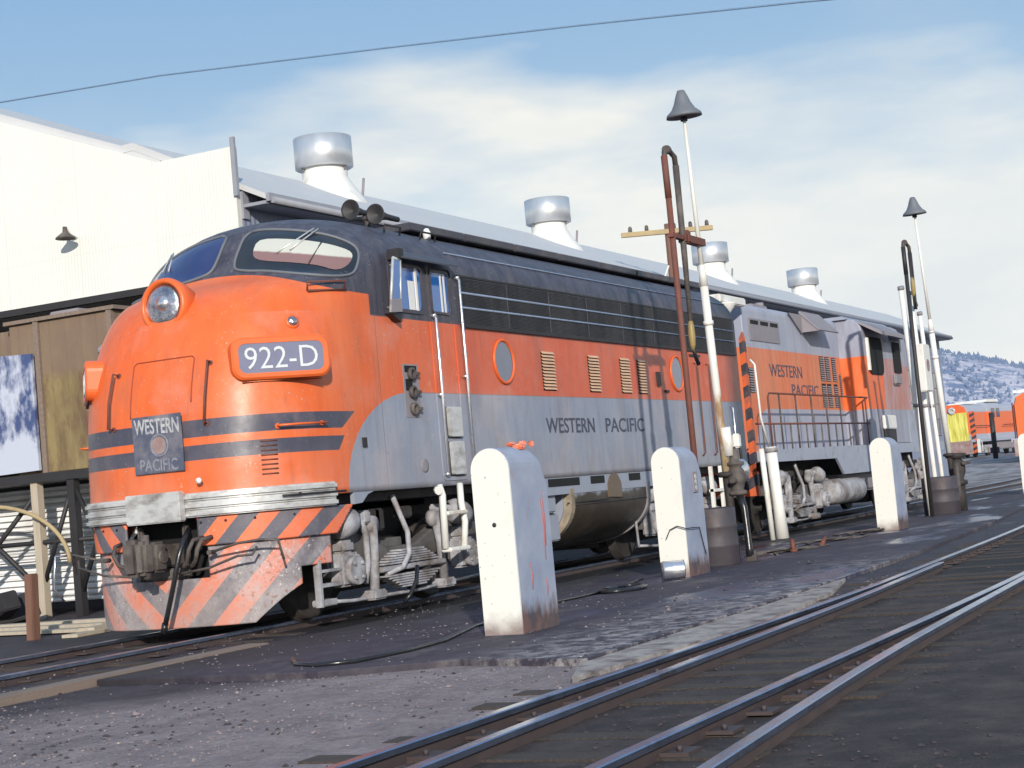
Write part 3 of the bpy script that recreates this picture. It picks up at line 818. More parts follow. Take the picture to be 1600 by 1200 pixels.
mb.lathe([(.035,0),(.03,.03),(0,.04)],(-.30,-.62,1.62),(-1,0,0),12); mb.build('nose_knob','lettersw',F)
for sg in (1,):
    mb=MB(L); mb.tube([(-.27,1.28,.95),(-.40,1.33,.95),(-.42,1.36,.6),(-.30,1.33,.45)],.012,6); mb.build('grab_iron','steel',F)

# side details (the flank facing the yard is at y=-1.54)
YS=-HW
def side_plate(x0,x1,z0,z1,d_,mat,name,parent,r=.04,sgn=1,bev=0):
    mb=MB(L); P=rrect(x0,x1,z0,z1,r) if r else [(x0,z0),(x1,z0),(x1,z1),(x0,z1)]
    mb.prism([(u,v) for u,v in P],'y',sgn*(YS+.02),sgn*(YS-d_)); return mb.build(name,mat,parent,bevel=bev)
def side_frame(x0,x1,z0,z1,wd,d_,mat,name,parent,r=.04,sgn=1):
    mb=MB(L); a=rrect(x0,x1,z0,z1,r); b_=rrect(x0+wd,x1-wd,z0+wd,z1-wd,max(.01,r-wd))
    def T(P,y): return [(u,sgn*y,v) for u,v in P]
    mb.grid([T(a,YS+.01),T(a,YS-d_),T(b_,YS-d_),T(b_,YS+.01)],close=True,sm=False); return mb.build(name,mat,parent)
for sgn in (1,-1):
    cw=side_plate(2.45,3.17,3.50,4.02,.004,'glasssky','cab_window',F,.09,sgn)
    side_frame(2.40,3.22,3.46,4.06,.045,.018,'dark','window_frame',cw,.1,sgn)
    mb=MB(L); mb.b2(3.02,3.06,sgn*(YS-.022),sgn*(YS+.01),3.5,4.02); mb.b2(2.86,3.0,sgn*(YS-.008),sgn*(YS+.01),3.5,3.86); mb.build('window_post','whitebright',cw)
    # door
    dr=side_frame(3.33,3.97,1.42,4.10,.03,.012,'paint','side_door',F,.08,sgn)
    dw=side_plate(3.42,3.86,3.51,4.02,.006,'glasssky','door_window',dr,.05,sgn)
    side_frame(3.40,3.88,3.49,4.04,.03,.016,'dark','window_frame',dw,.06,sgn)
    mb=MB(L)
    for x in (3.66,3.745): mb.b2(x,x+.035,sgn*(YS-.012),sgn*(YS+.01),3.52,4.0)
    mb.build('window_post','whitebright',dw)
    for (xa,z0,z1) in ((3.37,1.50,3.46),(4.06,1.46,3.98)):
        mb=MB(L); y=sgn*(YS-.07)
        mb.tube([(xa,sgn*YS,z1),(xa,y,z1-.03),(xa,y,z0+.03),(xa,sgn*YS,z0)],.019,8)
        for z in (z0,z1,(z0+z1)/2): mb.cyl((xa,sgn*(YS+.01),z),(xa,y,z),.02,8)
        mb.build('handrail','steel',F)
    # door steps
    for (z0,z1) in ((1.94,2.33),(1.47,1.90)):
        st=MB(L); st.b2(3.52,3.88,sgn*(YS-.004),sgn*(YS+.02),z0,z1); so_=st.build('step_well','black',dr)
        st=MB(L); st.prism(rrect(3.55,3.86,z0+.02,z1,.03),'y',sgn*(YS-.05),sgn*YS); st.build('step','silver',so_)
    side_plate(2.56,2.92,2.20,2.84,.006,'dustygrey','receptacle_recess',F,.02,sgn)
    mb=MB(L)
    for z in (2.72,2.50,2.30):
        mb.lathe([(.075,0),(.08,.05),(.05,.06),(.045,.02)],(2.73,sgn*YS,z),(0,-sgn,0),12)
        mb.b2(2.78,2.86,sgn*(YS-.07),sgn*YS,z-.02,z+.02)
    mb.build('cable_receptacle','couplerm',F)
    mb=MB(L); mb.b2(2.60,2.88,sgn*(YS-.010),sgn*YS,2.74,2.82); mb.b2(2.60,2.76,sgn*(YS-.010),sgn*YS,2.52,2.66); mb.build('recess_opening','void',F)
    mb=MB(L); mb.lathe([(.085,0),(.085,.008),(.06,.010),(0,.010)],(2.90,sgn*YS,1.62),(0,-sgn,0),20); mb.build('filler_cap','dustygrey',F)
    mb=MB(L); mb.b2(1.52,1.60,sgn*(YS-.02),sgn*YS,1.86,1.97); mb.build('latch','black',F)
    # portholes
    for xc in (5.26,11.68):
        mb=MB(L); mb.lathe([(.31,0),(.31,.02),(.285,.03),(.268,.02),(.262,.0)],(xc,sgn*YS,2.95),(0,-sgn,0),36); ph=mb.build('porthole','orange',F)
        mb=MB(L); mb.lathe([(.265,.0),(.265,.006)],(xc,sgn*YS,2.95),(0,-sgn,0),36); mb.build('porthole_glass','porthole',ph)
    # carbody vents
    for (xa,xb) in ((6.43,6.84),(8.03,8.42),(9.24,9.62),(9.95,10.29)):
        bk=side_plate(xa,xb,2.58,3.13,.003,'void','side_vent',F,0,sgn)
        mb=MB(L)
        for i in range(12):
            z=2.595+i*.0455
            mb.prism([(sgn*(YS-.003),z+.028),(sgn*(YS-.028),z),(sgn*(YS-.028),z+.006),(sgn*(YS-.003),z+.036)],'x',xa+.01,xb-.01)
        mb.build('vent_slats',pbr('vent_slat_pale',(.62,.40,.26),.6,bmp=0) if sgn==1 else 'orange',bk)
    # roof-side grille
    g=MB(L); g.b2(4.17,14.75,sgn*(YS-.012),sgn*(YS+.03),3.40,4.00); gr=g.build('side_grille','screen',F)
    g=MB(L)
    for i in range(32):
        z=3.415+i*.0182; g.b2(4.19,14.73,sgn*(YS-.020),sgn*(YS-.012),z,z+.007)
    g.build('grille_louvres','screen',gr)
    g=MB(L)
    for z in (3.80,3.61): g.cyl((4.17,sgn*(YS-.022),z),(14.75,sgn*(YS-.022),z),.014,8)
    g.build('grille_rail','strip',gr)
    g=MB(L); g.b2(4.13,14.79,sgn*(YS-.035),sgn*YS,3.352,3.398); g.b2(4.13,14.79,sgn*(YS-.02),sgn*YS,4.005,4.03); g.build('grille_frame','black',gr)
    g=MB(L)
    for k in range(1,8): g.b2(4.17+k*1.32,4.185+k*1.32,sgn*(YS-.024),sgn*(YS-.01),3.40,4.0)
    g.build('grille_seam','dark',gr)
# wind deflector and awning at the cab window
mb=MB(L); mb.prism([(2.20,3.44),(2.44,3.46),(2.52,4.06),(2.36,4.08)],'y',YS-.11,YS-.125)
wd_=mb.build('wind_deflector','glasssky',F)
mb=MB(L); Q=[(2.20,3.44),(2.44,3.46),(2.52,4.06),(2.36,4.08),(2.20,3.44)]
for a,b_ in zip(Q,Q[1:]): mb.cyl((a[0],YS-.118,a[1]),(b_[0],YS-.118,b_[1]),.018,6)
mb.cyl((2.33,YS,3.5),(2.30,YS-.118,3.47),.014,6); mb.cyl((2.45,YS,4.0),(2.46,YS-.118,4.05),.014,6); mb.build('deflector_frame','silver',wd_)
mb=MB(L); mb.prism([(2.19,3.42),(2.45,3.44),(2.46,3.60),(2.23,3.58)],'y',YS-.128,YS-.136); mb.build('deflector_panel','dustygrey',wd_)
mb=MB(L); mb.prism([(2.25,3.42),(2.47,3.42),(2.47,3.32)],'y',YS-.10,YS); mb.build('deflector_bracket','black',wd_)
mb=MB(L); mb.prism([(YS-.01,4.16),(YS-.17,4.08),(YS-.17,4.10),(YS+.02,4.22)],'x',2.50,3.9); mb.build('window_awning','dark',F)
mb=MB(L); mb.b2(2.44,2.56,YS-.15,YS,4.08,4.20); mb.build('awning_bracket','black',F)
# gutter / rivets line along roof
mb=MB(L); mb.tube([(4.1,-1.40,4.33),(14.85,-1.40,4.33)],.010,5); mb.build('roof_seam','strip',F)
def roof_y(z): return -hw(z)
mb=MB(L)
for i in range(7): mb.b2(4.1+i*1.55,5.58+i*1.55,-.95,.95,4.70,4.80,.01)
mb.build('roof_hatch','dark',F)
for i in range(4):
    mb=MB(L); mb.lathe([(.46,0),(.47,.08),(.44,.12),(.42,.10),(.0,.09)],(8.0+i*1.2,0,4.76),(0,0,1),28); mb.build('roof_fan','dark',F)
mb=MB(L)
for x in (3.15,4.05):
    mb.tube([(x,-1.10,4.52),(x,-1.13,4.64),(x+.38,-1.13,4.64),(x+.38,-1.10,4.52)],.014,6)
mb.build('roof_grab','black',F)
mb=MB(L); mb.lathe([(.02,0),(.05,.02),(.055,.10),(.03,.15),(0,.16)],(4.40,-1.02,4.58),(0,0,1),12); mb.build('roof_lamp','lettersw',F)
# horns
hn=MB(L); hn.cyl((3.45,-.45,4.84),(3.25,-1.05,4.76),.03,8); hn.cyl((3.38,-.75,4.6),(3.38,-.75,4.8),.035,8); ho_=hn.build('horn_bracket','couplerm',F)
for (x,y,zc) in ((3.05,-.74,4.87),(3.10,-1.06,4.77)):
    hn=MB(L); hn.lathe([(.035,.55),(.04,.25),(.06,.10),(.10,.0),(.125,-.04),(.13,-.05),(.11,-.045),(.0,.03)],(x,y,zc),(1,.05,0),24); hn.build('horn','black',ho_)
# number-side lettering
for wd,ww,xx in (('WESTERN',1.66,6.40),('PACIFIC',1.52,8.48)):
    mb=MB(L); text_bm(mb,wd,.215,ww,(xx,YS-.004,1.985),(1,0,0),(0,0,1),.006,.006); mb.build('side_lettering','letters',F)
mb=MB(L); mb.b2(11.05,11.20,YS-.03,YS,2.62,2.66); mb.b2(10.72,10.84,YS-.04,YS,2.72,2.95); mb.b2(12.35,12.85,YS-.02,YS,3.26,3.30); mb.build('door_latch','black',F)
for xa in (12.55,13.15):
    mb=MB(L); mb.tube([(xa,YS,3.15),(xa,YS-.06,3.12),(xa,YS-.06,1.60),(xa,YS,1.55)],.014,6); mb.build('handrail','rust',F)
mb=MB(L); mb.tube([(14.2,YS,2.4),(14.2,YS-.06,2.38),(14.2,YS-.06,1.60),(14.2,YS,1.55)],.014,6); mb.build('handrail','steel',F)
# skirt underside, frame, slots
mb=MB(L)
mb.b2(5.9,11.0,YS+.005,YS+.05,1.12,1.358); sk=mb.build('skirt','greyp',F)
for a,b_ in ((6.3,7.35),(7.75,8.25),(9.2,9.65),(10.2,10.6)):
    mb=MB(L); mb.b2(a,b_,YS-.002,YS+.01,1.235,1.345); mb.build('skirt_slot','void',sk)
mb=MB(L); mb.b2(1.0,14.8,-.6,.6,.98,1.35); mb.b2(1.0,14.8,-1.35,1.35,1.25,1.355); mb.build('underframe','truckdark',F)
mb=MB(L); mb.prism([(1.25,1.36),(1.68,1.36),(1.55,1.33),(1.42,1.24),(1.25,1.23)],'y',YS,YS+.05); mb.build('skirt_corner','greyp',F)
# fuel tank
mb=MB(L); prof=[(-1.525,1.20)]+[(-1.525+1.1*(1-math.cos(R(a))),1.0-.70*math.sin(R(a))) for a in range(0,91,6)]
prof=prof+[(-y,z) for y,z in prof[::-1]]
mb.prism(prof,'x',7.05,9.9); tk=mb.build('fuel_tank','tank',F,bevel=.01)
for f in tk.data.polygons: f.use_smooth=abs(f.normal.x)<.5
mb=MB(L); pf=[(y*1.02,z-.01) for y,z in prof]; mb.prism(pf,'x',6.98,7.10); mb.build('tank_band',pbr('tank_band_cream',(.30,.25,.19),.7,dirt=(.12,.09,.06)),tk)
mb=MB(L); mb.prism([(y*.94,.78+(z-.78)*.92) for y,z in prof],'x',6.94,6.99); mb.build('tank_end','greyp',tk)
mb=MB(L); mb.prism([(y*1.02,z-.01) for y,z in prof],'x',9.88,9.98); mb.build('tank_band','dustygrey',tk)
mb=MB(L); mb.prism([(8.35,1.22),(8.35,1.02),(8.85,1.0),(8.85,1.22),(8.75,1.33),(8.6,1.38),(8.45,1.33)],'y',YS-.012,YS+.1); fl=mb.build('fuel_filler',pbr('filler_oily',(.12,.085,.055),.4),tk)
mb=MB(L); mb.tube([(8.3,YS-.02,.99),(6.9,YS+.02,.99)],.008,5); mb.tube([(7.1,-1.525,.95),(9.9,-1.525,.95)],.008,5); mb.build('tank_seam','black',tk)
mb=MB(L); mb.b2(6.05,6.62,-1.48,-1.0,.88,1.30,.02); mb.b2(6.12,6.80,-1.42,-1.0,.48,.86,.02); mb.build('battery_box','greyp',F)
# trucks
def wheel(mbase,x,y,parent,mat='truckdark'):
    mb=MB(mbase); sg=1 if y<0 else -1
    mb.lathe([(.50,-.07),(.535,-.065),(.54,-.03),(.508,-.028),(.505,.07),(.46,.075),(.43,.03),(.15,.02),(.13,.08),(0,.085)],(x,y,.508),(0,-sg,0),40)
    return mb.build('wheel',mat,parent)
def truck(base,xc,wb,parent,far=False):
    ax=(xc-wb/2,xc+wb/2); T=None
    mb=MB(base)
    for s in (-1,1):
        y0=s*1.12; y1=s*1.28
        # arched side frame
        poly=[(xc-wb/2-.62,.86),(xc-wb/2-.30,.94),(xc-wb/2+.30,.94),(xc-.62,.80),(xc-.35,.70),(xc+.35,.70),(xc+.62,.80),(xc+wb/2-.3,.94),(xc+wb/2+.3,.94),(xc+wb/2+.62,.86),(xc+wb/2+.60,.72),(xc+wb/2+.28,.72),(xc+wb/2+.22,.44),(xc+wb/2-.22,.44),(xc+wb/2-.30,.68),(xc+.72,.50),(xc+.42,.44),(xc-.42,.44),(xc-.72,.50),(xc-wb/2+.30,.68),(xc-wb/2+.22,.44),(xc-wb/2-.22,.44),(xc-wb/2-.28,.72),(xc-wb/2-.60,.72)]
        mb.prism(poly,'y',y0,y1)
    mb.b2(xc-.3,xc+.3,-1.12,1.12,.45,.8)
    tm=MB(base); tm.b2(xc-wb/2-.55,xc+wb/2+.55,-.68,.68,.22,1.24,.08)  # black box added so the gaps behind the side frames look dark
    T=mb.build('truck','truckframe',parent,bevel=.015); tm.build('dark_gap_box','truckdark',T)
    for a in ax:
        for s in (-1,1): wheel(base,a,s*.80,T)
        mb=MB(base); mb.cyl((a,-1.2,.508),(a,1.2,.508),.09,12); mb.build('axle','truckdark',T)
        for s in (-1,1):
            mb=MB(base)
            mb.b2(a-.20,a+.20,s*1.26,s*1.44,.33,.70,.03); mb.cyl((a,s*1.42,.50),(a,s*1.52,.50),.16,20)
            mb.b2(a-.12,a+.12,s*1.25,s*1.42,.70,.84,.03)
            for k in range(4):
                t=R(45+90*k); mb.cyl((a+.11*math.cos(t),s*1.5,.5+.11*math.sin(t)),(a+.11*math.cos(t),s*1.545,.5+.11*math.sin(t)),.022,6)
            mb.build('journal_box','truckgrey',T)
    for s in (-1,1):
        # elliptic leaf spring and plank
        mb=MB(base)
        for k in range(6):
            z=.36-k*.028; hwid=.62-.07*k
            pts=[(xc-hwid,s*1.34,z+.06),(xc-hwid*.5,s*1.34,z+.015),(xc,s*1.34,z),(xc+hwid*.5,s*1.34,z+.015),(xc+hwid,s*1.34,z+.06)]
            for p,q in zip(pts,pts[1:]): mb.cyl(p,q,.014,4)
            mb.b2(xc-hwid,xc+hwid,s*1.28,s*1.44,z,z+.02)
        for k in range(6):
            z=.50+k*.028; hwid=.62-.07*k
            mb.b2(xc-hwid,xc+hwid,s*1.28,s*1.44,z,z+.02)
        mb.b2(xc-.75,xc+.75,s*1.26,s*1.46,.425,.485,.01)
        mb.build('leaf_spring','truckgrey',T)
        # swing hangers
        for dx in (-.80,.80):
            mb=MB(base); mb.tube([(xc+dx*.92,s*1.36,.98),(xc+dx*.96,s*1.38,.7),(xc+dx*1.03,s*1.37,.20)],[.055,.05,.06],8); mb.lathe([(.10,-.05),(.11,0),(.1,.06),(.0,.08)],(xc+dx*.92,s*1.33,.98),(0,-1*(1 if s<0 else -1),0),14)
            mb.b2(xc+dx*1.03-.14,xc+dx*1.03+.14,s*1.24,s*1.46,.13,.24,.02); mb.build('swing_hanger','truckgrey',T)
        # brake cylinders
        for dx in (-wb/2-.1,wb/2+.1):
            sg=1 if dx>0 else -1
            mb=MB(base); mb.lathe([(.0,-.20),(.13,-.19),(.155,-.10),(.16,.06),(.13,.14),(.05,.17),(.03,.3),(0,.31)],(xc+dx-.15*sg,s*1.36,1.03),(-sg,0,.25),18); mb.build('brake_cylinder','truckgrey',T)
            mb=MB(base); mb.tube([(xc+dx-.45*sg,s*1.34,1.08),(xc+dx-.58*sg,s*1.35,.9),(xc+dx-.6*sg,s*1.34,.55),(xc+dx-.52*sg,s*1.32,.33)],[.05,.04,.035,.05],8)
            mb.b2(xc+dx-.66*sg,xc+dx-.5*sg,s*1.24,s*1.40,1.0,1.15,.02); mb.build('brake_lever','truckgrey',T)
        # oil-caked traction gear behind the journals
        mb=MB(base)
        for k in range(9):
            a=random.uniform(xc-wb/2-.5,xc+wb/2+.5); mb.b2(a-.09,a+.12,s*1.18,s*1.34,.95+random.uniform(-.05,.1),1.16,.02)
        mb.build('pipe_bracket','truckdark',T)
        mb=MB(base)
        mb.tube([(xc-wb/2-.5,s*1.30,.20),(xc-wb/2+.1,s*1.34,.16),(xc+.2,s*1.34,.15),(xc+wb/2+.5,s*1.30,.20)],.022,6); mb.tube([(xc-wb/2-.55,s*1.30,.75),(xc-wb/2-.55,s*1.32,.18)],.022,6); mb.build('brake_rod','truckgrey',T)
    mb=MB(base)
    for s in (-1,1):
        mb.tube([(xc-.28,s*1.38,1.30),(xc-.22,s*1.42,1.1),(xc-.16,s*1.48,.85),(xc-.20,s*1.50,.6),(xc-.34,s*1.48,.45),(xc-.62,s*1.42,.40)],.032,8)
    mb.build('sand_hose','truckgrey',T)
    return T
truck(L,2.62,2.74,F); truck(L,11.78,2.74,F)
# black lower hose on front truck, ladder
mb=MB(L); mb.tube([(2.55,-1.52,.45),(2.48,-1.53,.28),(2.36,-1.5,.12),(2.30,-1.45,.05)],.025,8); mb.build('sand_hose','blackgloss',F)
ld=MB(L)
ld.tube([(3.17,-1.56,1.37),(3.16,-1.60,1.25),(3.13,-1.60,.60)],.045,8); ld.tube([(3.70,-1.56,1.37),(3.62,-1.60,1.15),(3.68,-1.60,.9),(3.60,-1.60,.60)],.042,8)
ld.b2(3.13,3.62,-1.68,-1.54,.56,.61,.01); ld.b2(3.17,3.66,-1.66,-1.56,1.0,1.05,.01); ld.cyl((3.10,-1.56,1.32),(3.05,-1.62,1.30),.05,8)
ld.build('ladder','whitepipe',F)
ld=MB(L); ld.b2(12.7,12.76,-1.62,-1.56,.5,1.36); ld.b2(13.2,13.26,-1.62,-1.56,.5,1.36); ld.b2(12.7,13.26,-1.64,-1.54,.5,.55); ld.b2(12.7,13.26,-1.64,-1.54,.92,.97); ld.build('ladder','whitepipe',F)
mb=MB(L); mb.b2(.75,1.05,-1.35,-1.2,.15,.22,.01); mb.b2(.62,.66,-1.42,-1.34,.15,.66); mb.b2(.66,1.1,-1.42,-1.34,.36,.40); mb.b2(.66,1.1,-1.42,-1.34,.52,.55); mb.build('pilot_step','truckgrey',F)
mb=MB(L); mb.b2(14.9,15.25,-.55,.55,1.4,3.9,.05); mb.build('diaphragm','black',F)
mb=MB(L); mb.b2(14.6,15.5,-.12,.12,.75,1.0); mb.build('coupler','couplerm',F)

# ------------------------------------------------------------------ hood locomotive behind it
G0=(15.1,0,0)
G=thing('hood_locomotive','grey and orange hood locomotive with open cab and side handrails coupled behind','locomotive',G0)
def gm(): return MB(G0)
def tx(*a): return a
mb=gm()
def hoodsec(hw_,zb,zt,r=.16): return [(-hw_,zb),(-hw_,zt-r)]+[(-hw_+r*(1-math.cos(R(a))),zt-r+r*math.sin(R(a))) for a in (20,45,70,90)]+[(hw_-r*(1-math.cos(R(a))),zt-r+r*math.sin(R(a))) for a in (90,70,45,20)]+[(hw_,zt-r),(hw_,zb)]
mb.prism(hoodsec(.92,1.58,4.60),'x',17.25,24.2); hood=mb.build('long_hood','hood',G,bevel=.02)
mb=gm(); mb.prism(hoodsec(.92,1.58,4.58),'x',28.0,30.9); mb.build('short_hood','cab',G,bevel=.02)
mb=gm(); mb.prism(hoodsec(1.50,1.6,4.58,.30),'x',24.2,28.0); cab=mb.build('cab','cab',G,bevel=.02)
mb=gm(); mb.b2(15.75,31.8,-1.5,1.5,1.38,1.58,.01); fr=mb.build('deck','frameg',G)
mb=gm()
for s in (-1,1):
    y0,y1=s*1.52,s*1.47
    mb.prism([(16.2,1.595),(31.6,1.595),(31.6,1.36),(27.2,1.36),(26.6,1.36),(26.0,.98),(21.45,.98),(20.95,1.34),(16.2,1.36)],'y',y0,y1)
mb.build('side_sill','frameg',G)
mb=gm(); mb.b2(21.9,25.6,-1.3,1.3,.55,.98,.05); mb.build('fuel_tank','dustygrey',G)
mb=gm(); mb.b2(16.3,31.4,-.7,.7,.95,1.38); mb.build('underframe','truckdark',G)
for s in (-1,1):
    mb=gm(); mb.lathe([(0,-1.30),(.12,-1.27),(.24,-1.15),(.28,-1.0),(.28,1.0),(.24,1.15),(.12,1.27),(0,1.30)],(22.0,s*1.28,.62),(1,0,0),28); mb.build('air_reservoir','truckgrey',G)
truck(G0,18.55,2.74,G); truck(G0,28.3,2.74,G)
# hood details, yard side
for s in (-1,):
    y=s*.92
    mb=gm(); mb.b2(17.62,19.6,y-.02,y,3.84,4.30,.005); rad=mb.build('radiator_panel','dustygrey',hood)
    mb=gm()
    for xa in (17.7,18.35,19.0): mb.b2(xa,xa+.5,y-.026,y-.02,4.18,4.26)
    mb.build('radiator_slot','void',rad)
    mb=gm(); mb.prism([(y-.0,4.60),(y-.42,4.16),(y-.44,4.18),(y-.02,4.64)],'x',21.2,22.75); mb.prism([(y,4.6),(y-.42,4.16),(y,4.16)],'x',21.22,21.24); mb.build('hood_shutter','dustygrey',hood)
    mb=gm(); mb.prism([(20.3,4.55),(21.2,4.55),(21.2,4.12)],'y',y-.05,y-.01); mb.build('shutter_brace','dustygrey',hood)
    for (xa,xb,z0,z1) in ((22.45,22.78,3.12,3.68),(22.90,23.22,3.12,3.68),(23.45,23.75,3.12,3.68),(22.45,22.78,2.52,3.06),(22.90,23.22,2.52,3.06),(23.45,23.75,2.52,3.06),(17.36,17.62,2.78,3.28),(24.0,24.15,2.8,3.3)):
        mb=gm(); mb.b2(xa,xb,y-.006,y,z0,z1); v=mb.build('hood_vent','void',hood)
        mb=gm()
        n=int((z1-z0)/.05)
        for i in range(n): mb.prism([(y-.006,z0+i*.05+.03),(y-.026,z0+i*.05+.004),(y-.026,z0+i*.05+.012),(y-.006,z0+i*.05+.038)],'x',xa,xb)
        mb.build('vent_slats','dustygrey',v)
    mb=gm(); text_bm(mb,'WESTERN',.26,2.3,(18.70,y-.004,3.14),(1,0,0),(0,0,1),.006,.0); mb.build('side_lettering','letters',hood)
    mb=gm(); text_bm(mb,'PACIFIC',.24,2.0,(20.15,y-.004,2.76),(1,0,0),(0,0,1),.006,.0); mb.build('side_lettering','letters',hood)
# cab windows, awnings
mb=gm(); mb.prism(rrect(24.55,25.90,3.26,4.16,.22),'y',-1.53,-1.45); wnd=mb.build('cab_window','void',cab)
mb=gm(); mb.b2(24.47,24.56,-1.56,-1.49,3.35,4.12); mb.build('window_frame','whitebright',wnd)
mb=gm(); mb.prism([(-1.42,4.52),(-1.95,4.22),(-1.96,4.14),(-1.92,4.16),(-1.42,4.46)],'x',24.2,26.6); mb.build('window_awning',M['dustygrey'],cab)
mb=gm(); mb.prism(rrect(27.0,27.7,3.35,4.12,.06),'y',-1.53,-1.45); w2=mb.build('cab_window','void',cab)
mb=gm(); mb.prism([(-1.48,4.30),(-1.85,4.16),(-1.85,4.13),(-1.48,4.25)],'x',26.75,27.95); mb.build('window_awning','dustygrey',cab)
mb=gm(); mb.b2(26.75,27.35,-1.60,-1.5,3.05,3.30,.03); mb.build('arm_rest','dustygrey',cab)
mb=gm(); mb.prism([(-1.2,4.58),(1.2,4.58),(1.1,4.66),(-1.1,4.66)],'x',24.1,28.1); mb.build('cab_roof','greyp',cab)
mb=gm(); mb.b2(28.02,30.85,-1.5,-.93,1.585,2.43,.015); mb.build('battery_box','frameg',G)
mb=gm(); mb.b2(30.905,30.95,-.92,.92,1.6,4.4); mb.build('end_door','cab',G)
# striped front end panels
mb=gm()
pp=[(-1.48,1.20),(-1.48,3.72),(-1.45,3.85),(-1.38,3.72),(-1.36,1.2)]
mb.prism(pp,'x',15.55,15.66); mb.prism([(-y,z) for y,z in pp],'x',15.55,15.66); mb.b2(15.55,15.66,-1.48,1.48,.75,1.36)
mb.build('hazard_panel','diag',G)
mb=gm(); mb.tube([(15.5,-1.58,3.3),(15.5,-1.66,3.2),(15.55,-1.66,2.2),(15.9,-1.66,1.6)],.022,7); mb.build('handrail','whitebright',G)
# handrails
for s in (-1,1):
    y=s*1.47
    hr=gm(); hr.tube([(16.7,y,1.5),(16.7,y,2.62),(16.8,y,2.70),(25.0,y,2.70),(25.7,y,2.72),(26.1,y,3.05),(26.25,y,3.5)],.020,6); hr.cyl((15.8,y,2.10),(24.3,y,2.10),.020,6)
    hr=hr.build('handrail','rust',G)
    mb=gm()
    for x in (17.4,18.5,19.6,20.7,21.8,22.9,24.0,25.0): mb.cyl((x,y,1.5),(x,y,2.70),.018,6)
    for x in (16.2,16.9,18.0,19.1,20.2,21.3,22.4,23.5): mb.cyl((x,y,1.5),(x,y,2.10),.015,6)
    mb.build('railing_posts','couplerm',hr)
mb=gm(); mb.b2(25.2,26.3,-1.60,-1.52,1.95,2.28,.02); tb=mb.build('tool_box','whitebright',G)
mb=gm(); mb.b2(25.25,26.25,-1.58,-1.53,1.62,1.94); mb.build('tool_box_base','black',tb)
# white lamp fixture on the hood's end
mb=gm(); mb.lathe([(.05,0),(.10,.05),(.28,.28),(.28,.30),(0,.3)],(15.9,-1.0,4.16),(0,0,1),18); mb.b2(15.5,17.0,-1.12,-.88,4.46,4.62,.02); mb.cyl((15.9,-1.0,3.3),(15.9,-1.0,4.2),.05,10); mb.build('roof_lamp','whitebright',G)
mb=gm(); mb.cyl((18.2,-.3,4.6),(18.2,-.3,4.85),.10,14); mb.cyl((20.4,-.3,4.6),(20.4,-.3,4.85),.10,14); mb.b2(19,20,-.6,.4,4.6,4.72,.02); mb.build('exhaust_stack','dustygrey',G)
mb=gm(); mb.b2(15.2,15.9,-.12,.12,.75,1.0); mb.b2(31.7,32.3,-.12,.12,.75,1.0); mb.build('coupler','couplerm',G)

# ------------------------------------------------------------------ engine shop
B0=(10.2,6,-.1)
B=thing('engine_shop','long white corrugated engine shop with low grey roof behind the locomotives','building',B0)
def bmx(): return MB(B0)
mb=bmx()
# facade false front with the wide door opening
yL=30; top=[(6,7.92),(7.72,7.92),(11.44,9.37),(18,11.9),(yL-1,7.9)]
mb.prism([(6,7.92),(6,-.1),(7.0,-.1),(7.0,5.63),(26,5.63),(26,-.1),(yL-1,-.1),(yL-1,7.9),(18,11.9),(7.72,7.92)],'x',10.2,10.32)
fac=mb.build('facade','facade',B)
mb=bmx()
mb.prism([(7.74,7.70),(18,11.68),(18,12.10),(7.74,8.06)],'x',10.33,16); mb.build('upper_roof',M['roofm'],B)
mb=bmx(); mb.b2(10.14,10.20,5.93,6.02,7.0,8.08); mb.b2(10.32,10.5,5.95,6.05,6.6,7.1); mb.build('corner_trim',M['fascia'],B)
mb=bmx(); mb.b2(10.1,10.2,7.0,26,5.50,5.63); mb.build('door_track','black',B)
mb=bmx(); mb.b2(10.33,68,6.0,6.12,-.1,7.05); mb.build('side_wall','sidewall',B)
mb=bmx(); mb.b2(67.8,68,6.12,26,-.1,7.05); mb.b2(10.33,68,26,26.12,-.1,8); mb.build('rear_wall','facade',B)
mb=bmx(); mb.prism([(5.45,6.98),(8.35,8.42),(26,7.6),(26,7.45),(8.35,8.27),(5.45,6.88)],'x',10.32,68.3); rf=mb.build('roof','roofm',B)
mb=bmx(); mb.b2(10.33,68.2,5.38,5.45,6.84,6.99); mb.cyl((10.4,5.36,6.86),(68,5.36,6.86),.06,8); mb.build('gutter',M['fascia'],rf)
mb=bmx(); mb.b2(10.33,68.2,5.46,6.0,6.80,6.86); mb.build('soffit','fascia',rf)
